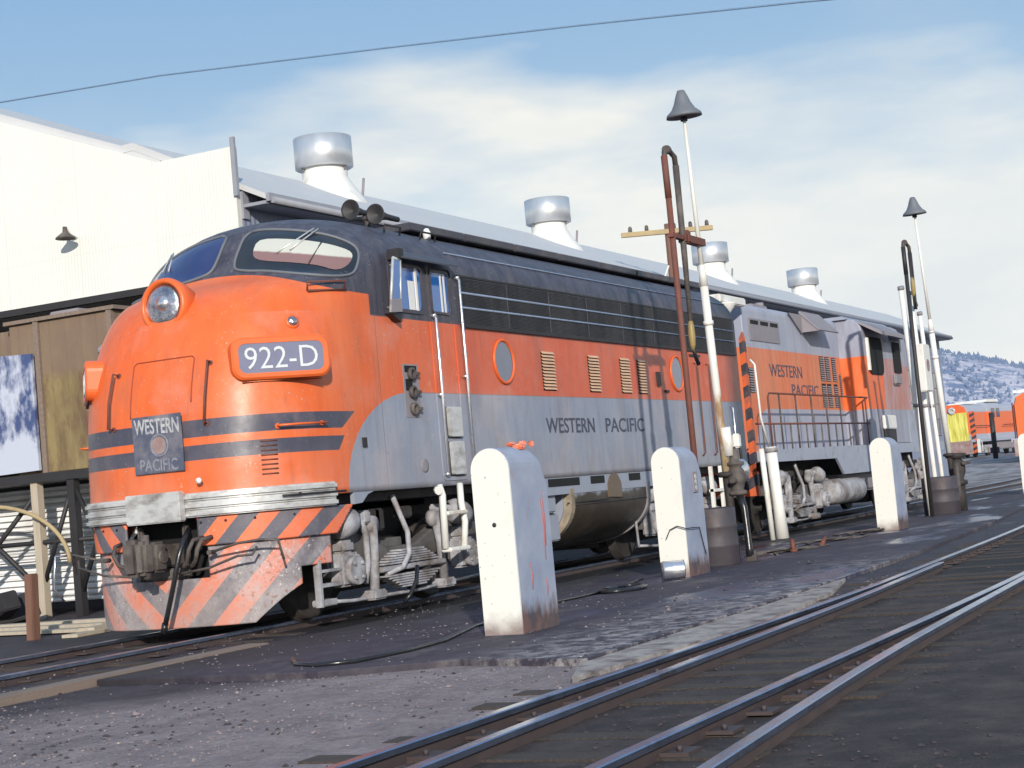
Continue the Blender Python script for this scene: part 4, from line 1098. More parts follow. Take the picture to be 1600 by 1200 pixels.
# windows along the side wall
for i in range(14):
    x=13+i*3.9
    mb=bmx(); mb.b2(x,x+2.6,5.97,6.0,2.2,5.2); wv=mb.build('window','glassdark',B)
    mb=bmx()
    for k in range(5): mb.b2(x+k*.64,x+k*.64+.05,5.94,5.97,2.2,5.2)
    for k in range(5): mb.b2(x,x+2.6,5.93,5.96,2.2+k*.74,2.25+k*.74)
    mb.build('window_frame','dustygrey',wv)
for i,x in enumerate((16.45,28.0,41.4,52.6)):
    mb=bmx(); mb.lathe([(1.0,-.25),(.86,0),(.62,.35),(.50,.55),(.50,.95),(.0,.95)],(x,8.0,7.92),(0,0,1),28); vb=mb.build('ventilator',M['whitebright'],rf)
    mb=bmx(); mb.lathe([(.60,-.02),(.64,0),(.64,.66),(.60,.67),(.56,.66),(.56,.1),(.0,.1)],(x,8.0,8.70),(0,0,1),32); mb.build('ventilator_drum','vent',vb)
    mb=bmx()
    for t in (30,150,270): mb.cyl((x+.5*math.cos(R(t)),8+.5*math.sin(R(t)),8.6),(x+.62*math.cos(R(t)),8+.62*math.sin(R(t)),8.78),.02,5)
    mb.cyl((x+.72,7.55,7.9),(x+.80,7.5,8.5),.03,6); mb.build('ventilator_strut','dustygrey',vb)
# wall lamp on the facade
mb=bmx(); mb.lathe([(0,.0),(.04,.0),(.05,.10),(.18,.20),(.19,.23),(.17,.22),(0,.16)],(9.88,9.74,6.98),(0,0,-1),20); wl=mb.build('wall_lamp',M['couplerm'],B)
mb=bmx(); mb.tube([(10.2,9.74,6.80),(10.05,9.74,6.84),(9.92,9.74,6.98),(9.88,9.74,7.02)],.025,7); mb.build('lamp_arm','whitebright',wl)
# dark interior: floor and inner back wall behind the doorway
mb=bmx(); mb.b2(24,24.1,6.2,25.9,-.1,7.3); mb.build('inner_wall','void',B)

# ------------------------------------------------------------------ raised bin at the left
W0=(6,8.5,-.1)
Wt=thing('storage_bin','weathered brown and yellow wooden bin raised on a trestle beside the nose','bin',W0)
def wm(): return MB(W0)
mb=wm(); mb.b2(6.05,8.6,5.6,7.75,2.2,4.64); mb.b2(6.3,8.6,7.75,13.5,2.2,4.60); mb.build('bin_box','bin',Wt,bevel=.02)
mb=wm(); mb.b2(5.98,8.7,5.52,7.8,4.64,4.70); mb.build('bin_lid','wood',Wt)
mb=wm(); mb.b2(6.3,6.9,6.5,7.1,4.70,4.80,.02); mb.build('hatch','dustygrey',Wt)
mb=wm(); mb.b2(6.0,6.06,5.6,5.7,2.2,4.64); mb.b2(6.0,6.06,7.1,7.2,2.2,4.64); mb.build('corner_board','wood',Wt)
mb=wm(); mb.prism([(7.2,2.25),(13.5,2.15),(13.5,4.45),(7.2,4.12)],'x',5.92,5.98); mb.build('side_panel','tarp',Wt,label='blue and white stained panel')
mb=wm(); mb.b2(5.9,8.7,5.5,13.5,2.06,2.2); mb.build('floor_beam','black',Wt)
for (x,y,mt) in ((6,5.75,'black'),(6,7.35,'woodpale'),(6,6.6,'black'),(6,9.2,'black'),(8.4,5.75,'black'),(8.4,7.6,'black'),(6,11,'black')):
    mb=wm(); mb.b2(x-.07,x+.07,y-.07,y+.07,-.1,2.06); mb.build('trestle_leg',mt,Wt)
mb=wm()
for a,b_ in (((6,5.75,2.0),(6,6.6,.2)),((6,6.6,2.0),(6,5.75,.2)),((6,6.6,2.0),(6,7.35,.4)),((6,7.35,1.9),(6,9.2,.3)),((6,9.2,1.9),(6,7.35,.3)),((8.4,5.75,1.9),(8.4,7.6,.2)),((6,5.75,1.1),(6,9.2,1.1)),((6,9.2,1.7),(6,11,.3))):
    mb.cyl(a,b_,.04,6)
mb.build('cross_brace','black',Wt)
mb=wm(); mb.tube([(5.8,9.4-t*.1,1.75+.0*t) for t in range(0,10)]+[(5.8,8.35-.0-1.75*math.sin(R(a)),.75+1.0*math.cos(R(a))+.0) for a in range(0,96,6)],.035,8); mb.build('curved_pipe','xarm',Wt)
sc=thing('louvred_fence','pale louvred metal fence panels behind the trestle legs','fence',(7.0,7,-.1))
for i in range(4):
    mb=MB((7.0,7,-.1)); y=5.2+i*1.55; mb.b2(7.0,7.05,y,y+1.4,.1,2.0); pn=mb.build('fence_panel','louvpanel',sc)
    mb=MB((7.0,7,-.1))
    for k in range(18): mb.prism([(7.0,.16+k*.1),(6.93,.10+k*.1),(6.93,.12+k*.1),(7.0,.19+k*.1)],'y',y+.05,y+1.35)
    mb.build('slats','louvpanel',pn)
for i in range(5):
    mb=MB((7.0,7,-.1)); y=5.12+i*1.55; mb.b2(6.97,7.09,y,y+.09,-.1,2.05); mb.build('fence_post','woodpost',sc)
def solo(mb,name,mat,label,cat,group=None,**k):
    o=mb.build(name,mat,**k); return setp(o,label,cat,group)
mb=MB((1.67,3.62,-.1)); mb.box((1.67,3.62,.30),(.14,.12,.86),Matrix.Rotation(R(2),3,'X'),.01); solo(mb,'timber_post','woodpost','short brown timber post standing at the far left of the nose','post')
for i,(x,y,z,h,lb) in enumerate(((4.6,6.9,0,.5,'blue grey scrap crate on the ground under the trestle'),(5.0,9.0,0,.7,'dark machinery heap at the left edge of the photo'))):
    t=thing('scrap_crate' if i==0 else 'scrap_heap',lb,'scrap',(x,y,-.1))
    for k in range(6):
        mb=MB((x,y,-.1)); px,py=x+random.uniform(-.5,.5),y+random.uniform(-.7,.7); mb.box((px,py,-.1+h*.3+random.uniform(0,.2)),(random.uniform(.3,.7),random.uniform(.3,.9),h*random.uniform(.4,.8)),Matrix.Rotation(random.uniform(-.4,.4),3,'X')@Matrix.Rotation(random.uniform(-1,1),3,'Z'),.02)
        mb.build('scrap_piece','plateblue' if k%3==0 else 'black',t)
t=thing('board_pile','pale grey boards lying flat on the ground at the left','boards',(3.0,5.2,-.1))
for k in range(5):
    mb=MB((3,5.2,-.1)); mb.box((2.6+k*.35,5.0+k*.18,-.06+.03*(k%2)),(.22,3.6,.04),R(-8+k*3)); mb.build('board','woodpale',t)
t=thing('board_pile','long pale boards between the left post and the locomotive','boards',(3.2,3.2,-.1))
for k in range(3):
    mb=MB((3.2,3.2,-.1)); mb.box((3.2+k*.5,3.1+k*.25,-.075+.035*(k%2)),(3.2,.24,.04),R(4+k*3)); mb.build('board','woodpale',t)

# ------------------------------------------------------------------ bollards
def bollard(loc,h,wy,lx):
    t=thing('concrete_bollard','x','bollard',loc,'rounded concrete bollards along the service slab')
    mb=MB((0,0,0)); n=14; r=wy/2
    prof=[(-r,0),(-r,h-r)]+[(-r*math.cos(R(180*i/n)),h-r+r*math.sin(R(180*i/n))) for i in range(1,n)]+[(r,h-r),(r,0)]
    rows=[]
    # the back edge is rounded off at the top as well
    for i in range(9):
        x=-lx/2+.012+(lx-.012)*i/8; dz=0
        f=max(0,(i/8-.75)/.25); dz=.20*(1-math.sqrt(max(0,1-f*f)))
        tp=.04*(x+lx/2)/lx
        rows.append([(x,y*(1-.0*tp),z-(dz if z>h*.6 else 0)) for y,z in prof])
    mb.grid(rows,close=True,sm=False); mb.face(rows[0]); mb.face(rows[-1])
    mb.build('bollard_body','bolside',t,bevel=.012)
    mb=MB((0,0,0)); mb.prism([(y*.985,z if z==0 else z-.004) for y,z in prof],'x',-lx/2-.006,-lx/2+.012); mb.build('sunlit_end','bolwhite',t)  # thin sheet that holds the sunlit end colour
    return t
def tree_copy(o,loc):
    c=o.copy(); COL.objects.link(c); c.location=loc
    for ch in o.children:
        k=ch.copy(); COL.objects.link(k); k.parent=c
    return c
b1=bollard((-1.13,-4.68,-.06),1.66,.38,.74); b1['label']='nearest bollard with a sunlit white end and an orange rag on top'
b1.rotation_euler=(0,0,0)
B_=[((5.50,-3.74,-.06),'second bollard with a small label plate and hanging wire'),((15.2,-4.02,-.06),'third bollard standing in front of the hood locomotive'),((33.3,-3.45,-.06),'farthest bollard cut by the right edge of the photo')]
for l_,lb in B_:
    c=tree_copy(b1,l_); c['label']=lb
for ch in b1.children: pass
mb=MB((0,0,0))
for (x,z0,z1) in ((.20,.62,1.18),(.23,.75,1.25),(-.12,.38,.62),(.17,.30,.46)):
    mb.tube([(x,-.1915,z1),(x+.02,-.1920,(z0+z1)/2),(x+.01,-.1915,z0)],[.004,.010,.004],5)
sc_=mb.build('red_scrape',pbr('faded_red_scrape',(.34,.13,.14),.8,bmp=0),b1)
mb=MB((0,0,0)); mb.lathe([(.022,0),(.018,.006),(0,.004)],(-.376,.0,.98),(-1,0,0),10); mb.build('bolt_hole','black',b1)
rg=MB((-.80,-4.66,1.72))
for k in range(7):
    rg.box((-.98+random.uniform(-.09,.13),-4.72+random.uniform(-.1,.06),1.585+random.uniform(0,.05)),(random.uniform(.05,.10),random.uniform(.05,.10),random.uniform(.03,.055)),Matrix.Rotation(random.uniform(-.5,.5),3,'X')@Matrix.Rotation(random.uniform(-2,2),3,'Z'),.012)
solo(rg,'rag',pbr('orange_rag',(.62,.13,.06),.8,var=.3,scale=12,dirt=(.6,.5,.45),dirt_amt=.5,dirt_scale=14),'crumpled orange and white rag on top of the nearest bollard','rag')
mb=MB((5.6,-3.94,.9)); mb.b2(5.52,5.68,-3.95,-3.932,1.00,1.26,.002); lp=solo(mb,'label_plate','dustygrey','small weathered metal label plate on the side of the second bollard','plate')
mb=MB((5.6,-3.94,.9))
for k in range(3): mb.lathe([(.035,0),(.035,.004)],(5.60,-3.95,1.06+k*.07),(0,-1,0),12)
mb.build('label_marks','silver',lp); lp.children[0].location=(0,0,0)
mb=MB((5.6,-3.8,.4)); mb.tube([(5.08,-3.68,.45),(5.08,-3.74,.56),(5.08,-3.84,.60),(5.08,-3.96,.56),(5.3,-3.97,.56),(5.55,-3.96,.55),(5.62,-3.96,.38),(5.70,-3.96,.20)],.007,5); solo(mb,'loose_wire','black','bent black wire hanging round the second bollard','wire')
mb=MB((4.9,-3.7,-.04)); mb.lathe([(.0,0),(.10,.0),(.115,.02),(.115,.26),(.12,.28),(.09,.27),(.085,.05)],(4.72,-3.72,.075),(.55,-.83,0),20); solo(mb,'tin_can','steel','dented silver tin can lying at the foot of the second bollard','can')

# ------------------------------------------------------------------ service columns
def column(x0,y0,first):
    g0=(x0,y0,-.06)
    # lamp
    lp=thing('yard_lamp','x','lamp post',g0,'bell shaded lamps on white poles')
    zt=6.32 if first else 6.48
    lean=-.30 if first else -.85
    def X(z): return x0+lean*(z-1.2)/5.0
    mb=MB(g0)
    mb.tube([(X(1.2),y0,1.2),(X(2.6),y0,2.6),(X(3.9),y0,3.9)],.058 if first else .060,14); mb.tube([(X(3.85),y0,3.85),(X(4.15),y0,4.15)],[.062,.044],14); mb.tube([(X(4.1),y0,4.1),(X(zt-.12),y0,zt-.12)],[.036,.022],12)
    mb.cyl((X(3.3),y0,3.3),(X(3.36),y0,3.36),.074,14)
    mb.build('lamp_pole','polemat' if first else 'whitebright',lp)
    mb=MB(g0); mb.tube([(X(1.2),y0,1.2),(X(.8),y0,.8),(X(-.04),y0,-.06)],.06,12); mb.lathe([(.09,0),(.14,.02),(.14,.06),(.09,.08)],(X(1.2),y0,1.15),(0,0,1),16); mb.build('lamp_base','truckdark',lp)
    mb=MB(g0); mb.lathe([(.0,.36),(.05,.35),(.085,.27),(.12,.17),(.17,.08),(.245,.015),(.255,-.03),(.24,-.025),(.0,.06)],(X(zt)+.02,y0,zt-.04),(-.08,.02,1),28); mb.build('lamp_shade','lampgrey',lp)
    mb=MB(g0); mb.lathe([(.05,0),(.05,.06),(.0,.07)],(X(zt),y0,zt-.13),(0,0,1),12); mb.build('lamp_socket','black',lp)
    return lp
l1=column(7.80,-3.6,True); l1['label']='tall bell shaded lamp on rusty white pole near the second bollard'
l2=column(22.45,-3.6,False); l2['label']='farther bell shaded lamp on white pole at the right'
def fuel_column(x0,y0,zt,sp,label,zend,mat):
    g0=(x0,y0,-.06); t=thing('fuelling_column',label,'fuel column',g0,'swing pipe fuelling columns by the lamps')
    mb=MB(g0); mb.cyl((x0+.04,y0,-.06),(x0+.02,y0,zt-.3),.042,12); mb.cyl((x0+.02,y0,zt-.6),(x0,y0,zt-.02),.046,12)
    mb.build('riser_pipe',mat,t)
    mb=MB(g0); mb.tube([(x0,y0,zt-.12),(x0+.02,y0,zt+.03),(x0+sp*.5,y0,zt+.08),(x0+sp-.02,y0,zt+.02),(x0+sp,y0,zt-.15)],.038,10); mb.lathe([(.055,-.05),(.065,0),(.055,.05)],(x0+sp*.3,y0,zt+.08),(1,0,0),14); mb.build('swivel_joint','couplerm',t)
    mb=MB(g0); mb.tube([(x0+sp,y0,zt-.1),(x0+sp-.0,y0,zt-1.3),(x0+sp-.02,y0,zend+.35)],[.046,.042,.028],10); dp=mb.build('drop_pipe','couplerm' if mat=='rust' else mat,t)
    mb=MB(g0); mb.lathe([(.025,0),(.045,-.08),(.05,-.22),(.04,-.34),(.02,-.42)],(x0+sp-.02,y0,zend+.38),(0,0,1),14); mb.build('nozzle',pbr('brass_yellow',(.26,.19,.07),.5),dp)
    mb=MB(g0); mb.tube([(x0+sp-.02,y0,zend+.0),(x0+sp+.05,y0,zend-.12),(x0+sp+.14,y0,zend-.22)],.03,8); mb.build('nozzle_hose','blackgloss',dp)
    return t
fc=fuel_column(6.55,-3.6,5.58,.42,'rusty brown swing pipe column beside the nearer lamp',2.95,'rust')
mb=MB((6.55,-3.6,-.06)); mb.b2(6.95,7.72,-3.66,-3.54,4.42,4.52); mb.b2(6.5,7.0,-3.64,-3.56,4.44,4.50); mb.b2(6.98,7.10,-3.68,-3.52,4.40,4.58,.02); mb.build('tie_bracket','rust',fc)
fuel_column(20.15,-3.6,5.6,.55,'thin black swing pipe column beside the farther lamp',4.6,'black')
# valve cluster under the first lamp
g0=(7.9,-3.72,-.06)
t=thing('valve_standpipe','rusty and silver valve standpipe with black hose under the nearer lamp','valve',g0)
mb=MB(g0); mb.lathe([(.08,0),(.135,.02),(.135,.06),(.09,.08),(.11,.16),(.14,.25),(.12,.35),(.08,.41),(.13,.43),(.13,.47),(.07,.49),(.065,.66)],(7.85,-3.72,.88),(0,0,1),22); mb.build('valve_body','couplerm',t)
mb=MB(g0); mb.lathe([(.12,-.10),(.17,-.02),(.17,.05),(.08,.09),(.0,.1)],(7.98,-3.74,1.22),(-.3,-1,.0),18); mb.build('valve_cover','steel',t)
mb=MB(g0); mb.tube([(7.85,-3.74,.92),(7.83,-3.80,.70),(7.80,-3.82,.40),(7.76,-3.84,.14),(7.74,-3.85,.02)],[.055,.048,.046,.05,.06],12); mb.build('delivery_hose','blackgloss',t)
mb=MB(g0); mb.cyl((8.12,-3.7,1.1),(8.14,-3.7,.1),.018,6); mb.tube([(7.9,-3.72,1.55),(8.05,-3.74,1.65),(8.16,-3.72,1.5),(8.22,-3.7,1.3)],.02,6); mb.cyl((7.86,-3.86,.1),(7.86,-3.86,-.05),.05,10); mb.b2(7.70,7.82,-3.92,-3.8,-.05,.05,.01); mb.b2(7.6,8.2,-3.78,-3.70,1.06,1.12,.01); mb.build('valve_linkage','couplerm',t)
mb=MB(g0); mb.cyl((7.76,-3.66,1.85),(7.80,-3.66,1.45),.075,12); mb.b2(7.88,8.0,-3.8,-3.7,1.55,1.75,.02); mb.build('pipe_collar','whitepipe',t)
def barrel(loc,label,r=.30,h=.80):
    t=thing('steel_barrel',label,'barrel',loc,'old steel barrels under the columns')
    mb=MB((0,0,0)); mb.lathe([(r*.96,0),(r,.02),(r,.26*h/.8),(r+.012,.28*h/.8),(r,.30*h/.8),(r,.52*h/.8),(r+.012,.54*h/.8),(r,.56*h/.8),(r,h-.02),(r-.02,h),(r-.03,h-.05),(0,h-.05)],(0,0,0),(0,0,1),32); mb.build('barrel_drum','drum',t)
    mb=MB((0,0,0)); mb.lathe([(.03,0),(.035,.02),(0,.025)],(.1,0,h-.05),(0,0,1),10); mb.build('bung','couplerm',t); return t
b_=barrel((7.25,-3.55,-.05),'grey steel barrel between second bollard and black hose')
c=tree_copy(b_,(21.1,-3.62,-.05)); c['label']='dark steel barrel under the farther lamp'; c.scale=(1.25,1.25,1.0)
# white pipes of the second station
for i,(x,z1,r_) in enumerate(((20.2,4.75,.055),(21.0,4.7,.05),(21.7,4.3,.045))):
    lab=['white standpipe left of the farther lamp pole','second white standpipe carrying the small control box','third white standpipe touching the farther lamp pole'][i]
    g0=(x,-3.45,-.06); t=thing('standpipe',lab,'pipe',g0,'white standpipes by the farther lamp')
    mb=MB(g0); mb.tube([(x+.55,-3.45,-.06),(x+.45,-3.45,1.0),(x,-3.45,z1)],r_,12); mb.build('pipe','whitebright',t)
    mb=MB(g0); mb.cyl((x+.30,-3.45,2.25),(x+.29,-3.45,2.32),r_+.02,12); mb.cyl((x+.02,-3.45,z1-.05),(x,-3.45,z1+.02),r_+.015,12); mb.build('pipe_collar','dustygrey',t)
g0=(20.75,-3.55,2.9); t=thing('control_box','white control box with a worn red emblem on the pipes at right','box',g0)
mb=MB(g0); mb.b2(20.45,21.05,-3.72,-3.56,2.55,3.55,.02); mb.build('box_case','whitebright',t)
mb=MB(g0); mb.lathe([(.13,0),(.13,.008)],(20.75,-3.72,3.10),(0,-1,0),18); mb.build('emblem','wornred',t)
g0=(22.6,-3.7,-.06); t=thing('valve_standpipe','dark valve assembly at the foot of the farther lamp','valve',g0)
mb=MB(g0); mb.lathe([(.12,0),(.2,.03),(.2,.1),(.12,.14),(.18,.3),(.18,.5),(.1,.6),(.22,.62),(.22,.7),(.1,.72)],(22.6,-3.7,.5),(0,0,1),18); mb.cyl((22.6,-3.7,-.06),(22.6,-3.7,.5),.14,12); mb.build('valve_body','truckdark',t)
mb=MB(g0); mb.b2(22.4,22.9,-3.95,-3.85,.95,1.02,.01); mb.cyl((22.1,-3.8,.2),(22.1,-3.8,1.0),.05,8); mb.build('valve_linkage','couplerm',t)
# white cylinder near the coupling
g0=(14.7,-2.1,-.06); t=thing('white_standpipe','thick white standpipe standing beside the coupling of the two locomotives','pipe',g0)
mb=MB(g0); mb.tube([(14.75,-2.1,-.06),(14.7,-2.1,.6),(14.6,-2.1,1.62)],[.13,.10,.10],18); mb.build('pipe','whitebright',t)
mb=MB(g0); mb.lathe([(.11,0),(.12,.02),(.12,.07),(.10,.09)],(14.61,-2.1,1.52),(0,0,1),18); mb.build('pipe_collar','truckgrey',t)
mb=MB((14.4,-2.05,-.06)); mb.tube([(14.35,-2.05,-.06),(14.2,-2.05,1.6)],.05,10); solo(mb,'thin_standpipe','whitepipe','thin white pipe just left of the thick white standpipe','pipe')

# hoses and debris on the slab
mb=MB((-2.5,-4.6,-.04))
mb.tube([(-2.9,-3.4,-.03),(-3.3,-3.7,-.03),(-3.45,-4.0,-.03),(-3.3,-4.25,-.03),(-2.6,-4.35,-.03),(-1.9,-4.3,-.03),(-.6,-3.9,-.03),(1.4,-3.55,-.03),(3.2,-3.6,-.03)],.022,7)
solo(mb,'ground_hose','blackgloss','black hose looping over the slab round the nearest bollard','hose')
mb=MB((3.3,-3.75,-.04))
pts=[(3.3+.42*math.cos(R(a))*(1-a/3600),-3.8+.25*math.sin(R(a))*(1-a/3600),-.025+a/720*.02) for a in range(0,900,20)]+[(3.9,-3.55,-.03),(4.6,-3.4,-.03),(5.2,-3.25,-.03)]
mb.tube(pts,.02,6); solo(mb,'coiled_hose','blackgloss','small coiled black hose on the slab between the two near bollards','hose')
mb=MB((11,-3.8,-.04))
for k in range(3):
    z=-.03; pts=[(8.8+i*.5,-3.9+.22*math.sin(i*1.3+k)+k*.12,z+.02*k) for i in range(13)]; mb.tube(pts,.018,5)
solo(mb,'tangled_hose','couplerm','tangled flattened hoses on the slab before the third bollard','hose')
for i,(x,y,s_,lb) in enumerate(((9.6,-3.9,.10,'small upright rusty bolt on the slab right of the valve'),(10.9,-3.95,.16,'rusty pipe stub lying on the slab right of the valve'))):
    mb=MB((x,y,-.04)); mb.cyl((x,y,-.03),(x+.05+.3*i,y+.03,.14-.06*i),.035,8); mb.lathe([(.06,0),(.06,.04)],(x,y,-.045),(0,0,1),8); solo(mb,'pipe_stub','rust',lb,'pipe stub')
# scattered stones: uncountable litter in three tones
from mathutils import noise as MN0
def strew(n,name,mat,label,sizes,xr,yr,dens):
    V=[];Fc=[]
    base=[(1,0,0),(-1,0,0),(0,1,0),(0,-1,0),(0,0,.8),(0,0,-.5)]
    tri=[(0,2,4),(2,1,4),(1,3,4),(3,0,4),(2,0,5),(1,2,5),(3,1,5),(0,3,5)]
    c=0
    while c<n:
        c+=1
        x=xr[0]+(random.random()**1.5)*(xr[1]-xr[0]); y=random.uniform(*yr)
        if MN0.noise(Vector((x*.6,y*.8,dens)))<random.uniform(-.35,.35): continue
        on=(x>-3.6 and y>-6.6)
        if on and random.random()<.8: continue
        s_=random.choice(sizes)*(2.2 if random.random()<.012 else 1); z=(-.045 if on else -.1)+s_*.15
        a=random.uniform(0,6.3); k=len(V); sx=random.uniform(.7,1.5); ca,sa=math.cos(a),math.sin(a)
        for p in base:
            px=(p[0]*sx+random.uniform(-.3,.3))*s_; py=(p[1]+random.uniform(-.3,.3))*s_; pz=(p[2]+random.uniform(-.15,.2))*s_*.8
            V.append((x+px*ca-py*sa,y+px*sa+py*ca,z+.1+pz))
        Fc+=[tuple(k+q for q in t_) for t_ in tri]
    me=bpy.data.meshes.new(name); me.from_pydata(V,[],Fc); me.materials.append(mat)
    o=bpy.data.objects.new(name,me); COL.objects.link(o); o.location=(0,0,-.1); setp(o,kind='stuff'); o['label']=label
strew(900,'pale_chips',pbr('pale_stone',(.42,.36,.30),.9,var=.6,scale=5,bmp=0),'pale stone chips strewn over the yard ground',(.003,.005,.006,.009,.011),(-12,8),(-6.9,-.6),1.3)
strew(16000,'gravel',pbr('grey_stone',(.22,.175,.18),.9,var=.8,scale=6,bmp=0),'loose grey gravel on the yard ground',(.004,.006,.008,.011,.014),(-12,4),(-7.0,-.6),4.1)
strew(12000,'cinders',pbr('cinder_dark',(.05,.04,.045),.85,var=.8,scale=6,bmp=0),'dark cinders and grit on the yard ground',(.005,.007,.010,.014,.018),(-12,14),(-10.5,-.6),7.7)

# ------------------------------------------------------------------ utility pole, wires
g0=(28.1,4.5,-.1); t=thing('utility_pole','wooden utility pole with pale crossarm rising behind the locomotive roof','utility pole',g0)
mb=MB(g0); mb.cyl((28.1,4.5,-.1),(28.1,4.5,8.15),.13,12,.10); mb.build('pole','woodpost',t)
dirp=Vector((.45,-.89,0))
mb=MB(g0); c_=Vector((28.0,4.5,7.93)); a=c_-dirp*1.25; b2_=c_+dirp*1.2
rotm=Matrix.Rotation(math.atan2(dirp.y,dirp.x),3,'Z'); mb.box(c_+Vector((0,0,0)),(2.5,.12,.13),rotm,.01); mb.build('crossarm','xarm',t)
for k in (-1.0,-.55,.2,.65,1.1):
    p=c_+dirp*k; mb=MB(g0); mb.lathe([(.03,0),(.06,.03),(.05,.08),(.055,.11),(.03,.16),(0,.165)],p+Vector((0,0,.06)),(0,0,1),10); mb.build('insulator','couplerm',t)
mb=MB(g0); mb.cyl((27.7,4.9,6.0),(28.0,4.55,7.0),.03,6); mb.b2(27.3,28.4,4.2,4.35,5.95,6.08); mb.cyl((27.9,4.2,6.0),(28.2,4.1,7.2),.035,6); mb.build('bracket','whitebright',t)
mb=MB((30,14,15))
mb.tube([(30,60,17.4),(30,45,17.2),(30,29.62,16.57),(30,22.59,16.16),(30,13.95,15.34),(30,7.45,14.69),(30,.73,13.95),(30,-10,12.6),(30,-30,10.5)],.028,6); solo(mb,'overhead_wire',pbr('weathered_blue_wire',(.14,.22,.33),.7,bmp=0),'single dark wire crossing the whole upper sky','wire')

# ------------------------------------------------------------------ distant locomotives
M['farpaint']=None
def far_mat():
    m,b=new_mat('far_loco_paint'); vec,x,y,z=coords()
    n=noise(vec,2,5,(1,1,.2))
    org=mix(step(n,.35,.7),(.72,.13,.035),(.60,.18,.09)); gr=(.34,.36,.43)
    col=mix((z.gt(3.35)+z.lt(1.7)).clamp(),org,gr); setc(b,col); b.inputs['Roughness'].default_value=.5; return m
M['farpaint']=far_mat()
def yel_mat():
    m,b=new_mat('yellow_end_sheet'); vec,x,y,z=coords(); n=noise(vec,3,6,(1,2,.25),.6)
    setc(b,mix(step(n,.35,.65),(.42,.38,.04),(.80,.74,.20))); b.inputs['Roughness'].default_value=.6; return m
M['yellow']=yel_mat()
def far_loco(x0,y0,z0,rot,label,end,bodymat='farpaint',ln=15.0):
    t=thing('distant_locomotive',label,'locomotive',(x0,y0,z0),'locomotives standing far off at the right')
    t.rotation_euler=(0,0,rot)
    o0=(0,0,0)
    mb=MB(o0); mb.prism(hoodsec(1.15,1.25,3.95,.5),'x',.15,ln-.3); bd=mb.build('body',bodymat,t)
    mb=MB(o0); mb.prism(hoodsec(1.35,1.25,4.1,.5),'x',4.0,6.6); mb.build('cab',bodymat,t)
    mb=MB(o0); mb.b2(0,ln,-1.45,1.45,1.1,1.3,.01); mb.build('deck','frameg',t)
    mb=MB(o0); mb.b2(-.05,.1,-1.05,1.05,1.25,3.35); mb.build('end_sheet',end,t)
    mb=MB(o0); mb.b2(-.12,.05,-1.30,1.30,.25,1.25); mb.build('pilot',M['wornred'],t)
    mb=MB(o0); mb.prism([(-1.05,3.3),(1.05,3.3),(.9,3.75),(.4,4.0),(-.4,4.0),(-.9,3.75)],'x',-.02,.16); mb.build('end_cap','orange',t)
    mb=MB(o0); mb.lathe([(.25,0),(.28,.12),(.2,.13),(.0,.08)],(-.02,0,3.55),(-1,0,0),18); mb.build('headlight','silver',t)
    mb=MB(o0); mb.prism([(-1.5,.3),(-1.5,3.4),(-1.08,3.4),(-1.08,.3)],'x',.3,.4); mb.build('hazard_panel','diag',t)
    mb=MB(o0); mb.b2(1.5,1.6,-1.47,-1.45,.4,1.2); mb.b2(.5,1.1,-1.5,-1.40,.3,1.3); mb.build('step','whitebright',t)
    mb=MB(o0); mb.prism([(.8,4.0),(3.8,4.0),(3.5,4.12),(.9,4.12)],'y',-.6,.6); mb.prism([(4,4.1),(6.8,4.1),(6.6,4.3),(4.2,4.3)],'y',-1.2,1.2); mb.build('snow_cover',M['whitebright'],t)
    for xc in (3.0,ln-3.2):
        for dx in (-1.3,1.3):
            for s in (-1,1):
                mb=MB(o0); mb.lathe([(.5,-.07),(.5,.07),(.4,.08),(.1,.1),(0,.1)],(xc+dx,s*.8,.5),(0,s,0),18); mb.build('wheel','truckdark',t)
        mb=MB(o0); mb.b2(xc-1.9,xc+1.9,-1.3,-1.15,.45,.85,.05); mb.b2(xc-.5,xc+.5,-1.4,-1.2,.25,.6,.04); mb.b2(xc-1.6,xc-1.1,-1.4,-1.2,.3,.7,.04); mb.b2(xc+1.1,xc+1.6,-1.4,-1.2,.3,.7,.04); mb.build('truck','truckgrey',t)
    mb=MB(o0); mb.b2(5.4,ln-5.6,-1.2,1.2,.45,1.1,.05); mb.build('fuel_tank','dustygrey',t)
    mb=MB(o0)
    for x in (4.5,5.6): mb.b2(x,x+.7,-1.37,-1.34,2.9,3.6)
    mb.build('cab_window','glassdark',t)
    mb=MB(o0); mb.tube([(.5,-1.42,1.3),(.5,-1.42,2.3),(3.9,-1.42,2.3)],.03,5); mb.tube([(6.8,-1.42,2.3),(ln-.4,-1.42,2.3),(ln-.4,-1.42,1.3)],.03,5); mb.build('handrail','black',t)
    return t
far_loco(112,14.9,.93,R(-9),'distant locomotive with a yellow end and orange stripes','yellow')
far_loco(128.5,10.5,1.03,R(-6),'distant orange locomotive behind the yellow ended one','orange')
far_loco(88,5.15,.55,R(8),'distant red and white ended unit at the right edge','orange')
g0=(104,10.6,.8); mb=MB(g0); mb.cyl((104,10.6,.7),(104,10.6,3.9),.18,10); mb.b2(103.9,104.1,10.3,10.9,1.1,1.5); solo(mb,'black_post','black','black post in front of the distant orange locomotives','post')
mb=MB((50,-.6,-.1)); mb.cyl((50,-1.2,-.1),(50,-1.2,.55),.35,18); 
solo(mb,'yellow_drum',pbr('pale_yellow_drum',(.6,.5,.22),.6),'small pale yellow drum on the ground behind the farther lamp','drum')

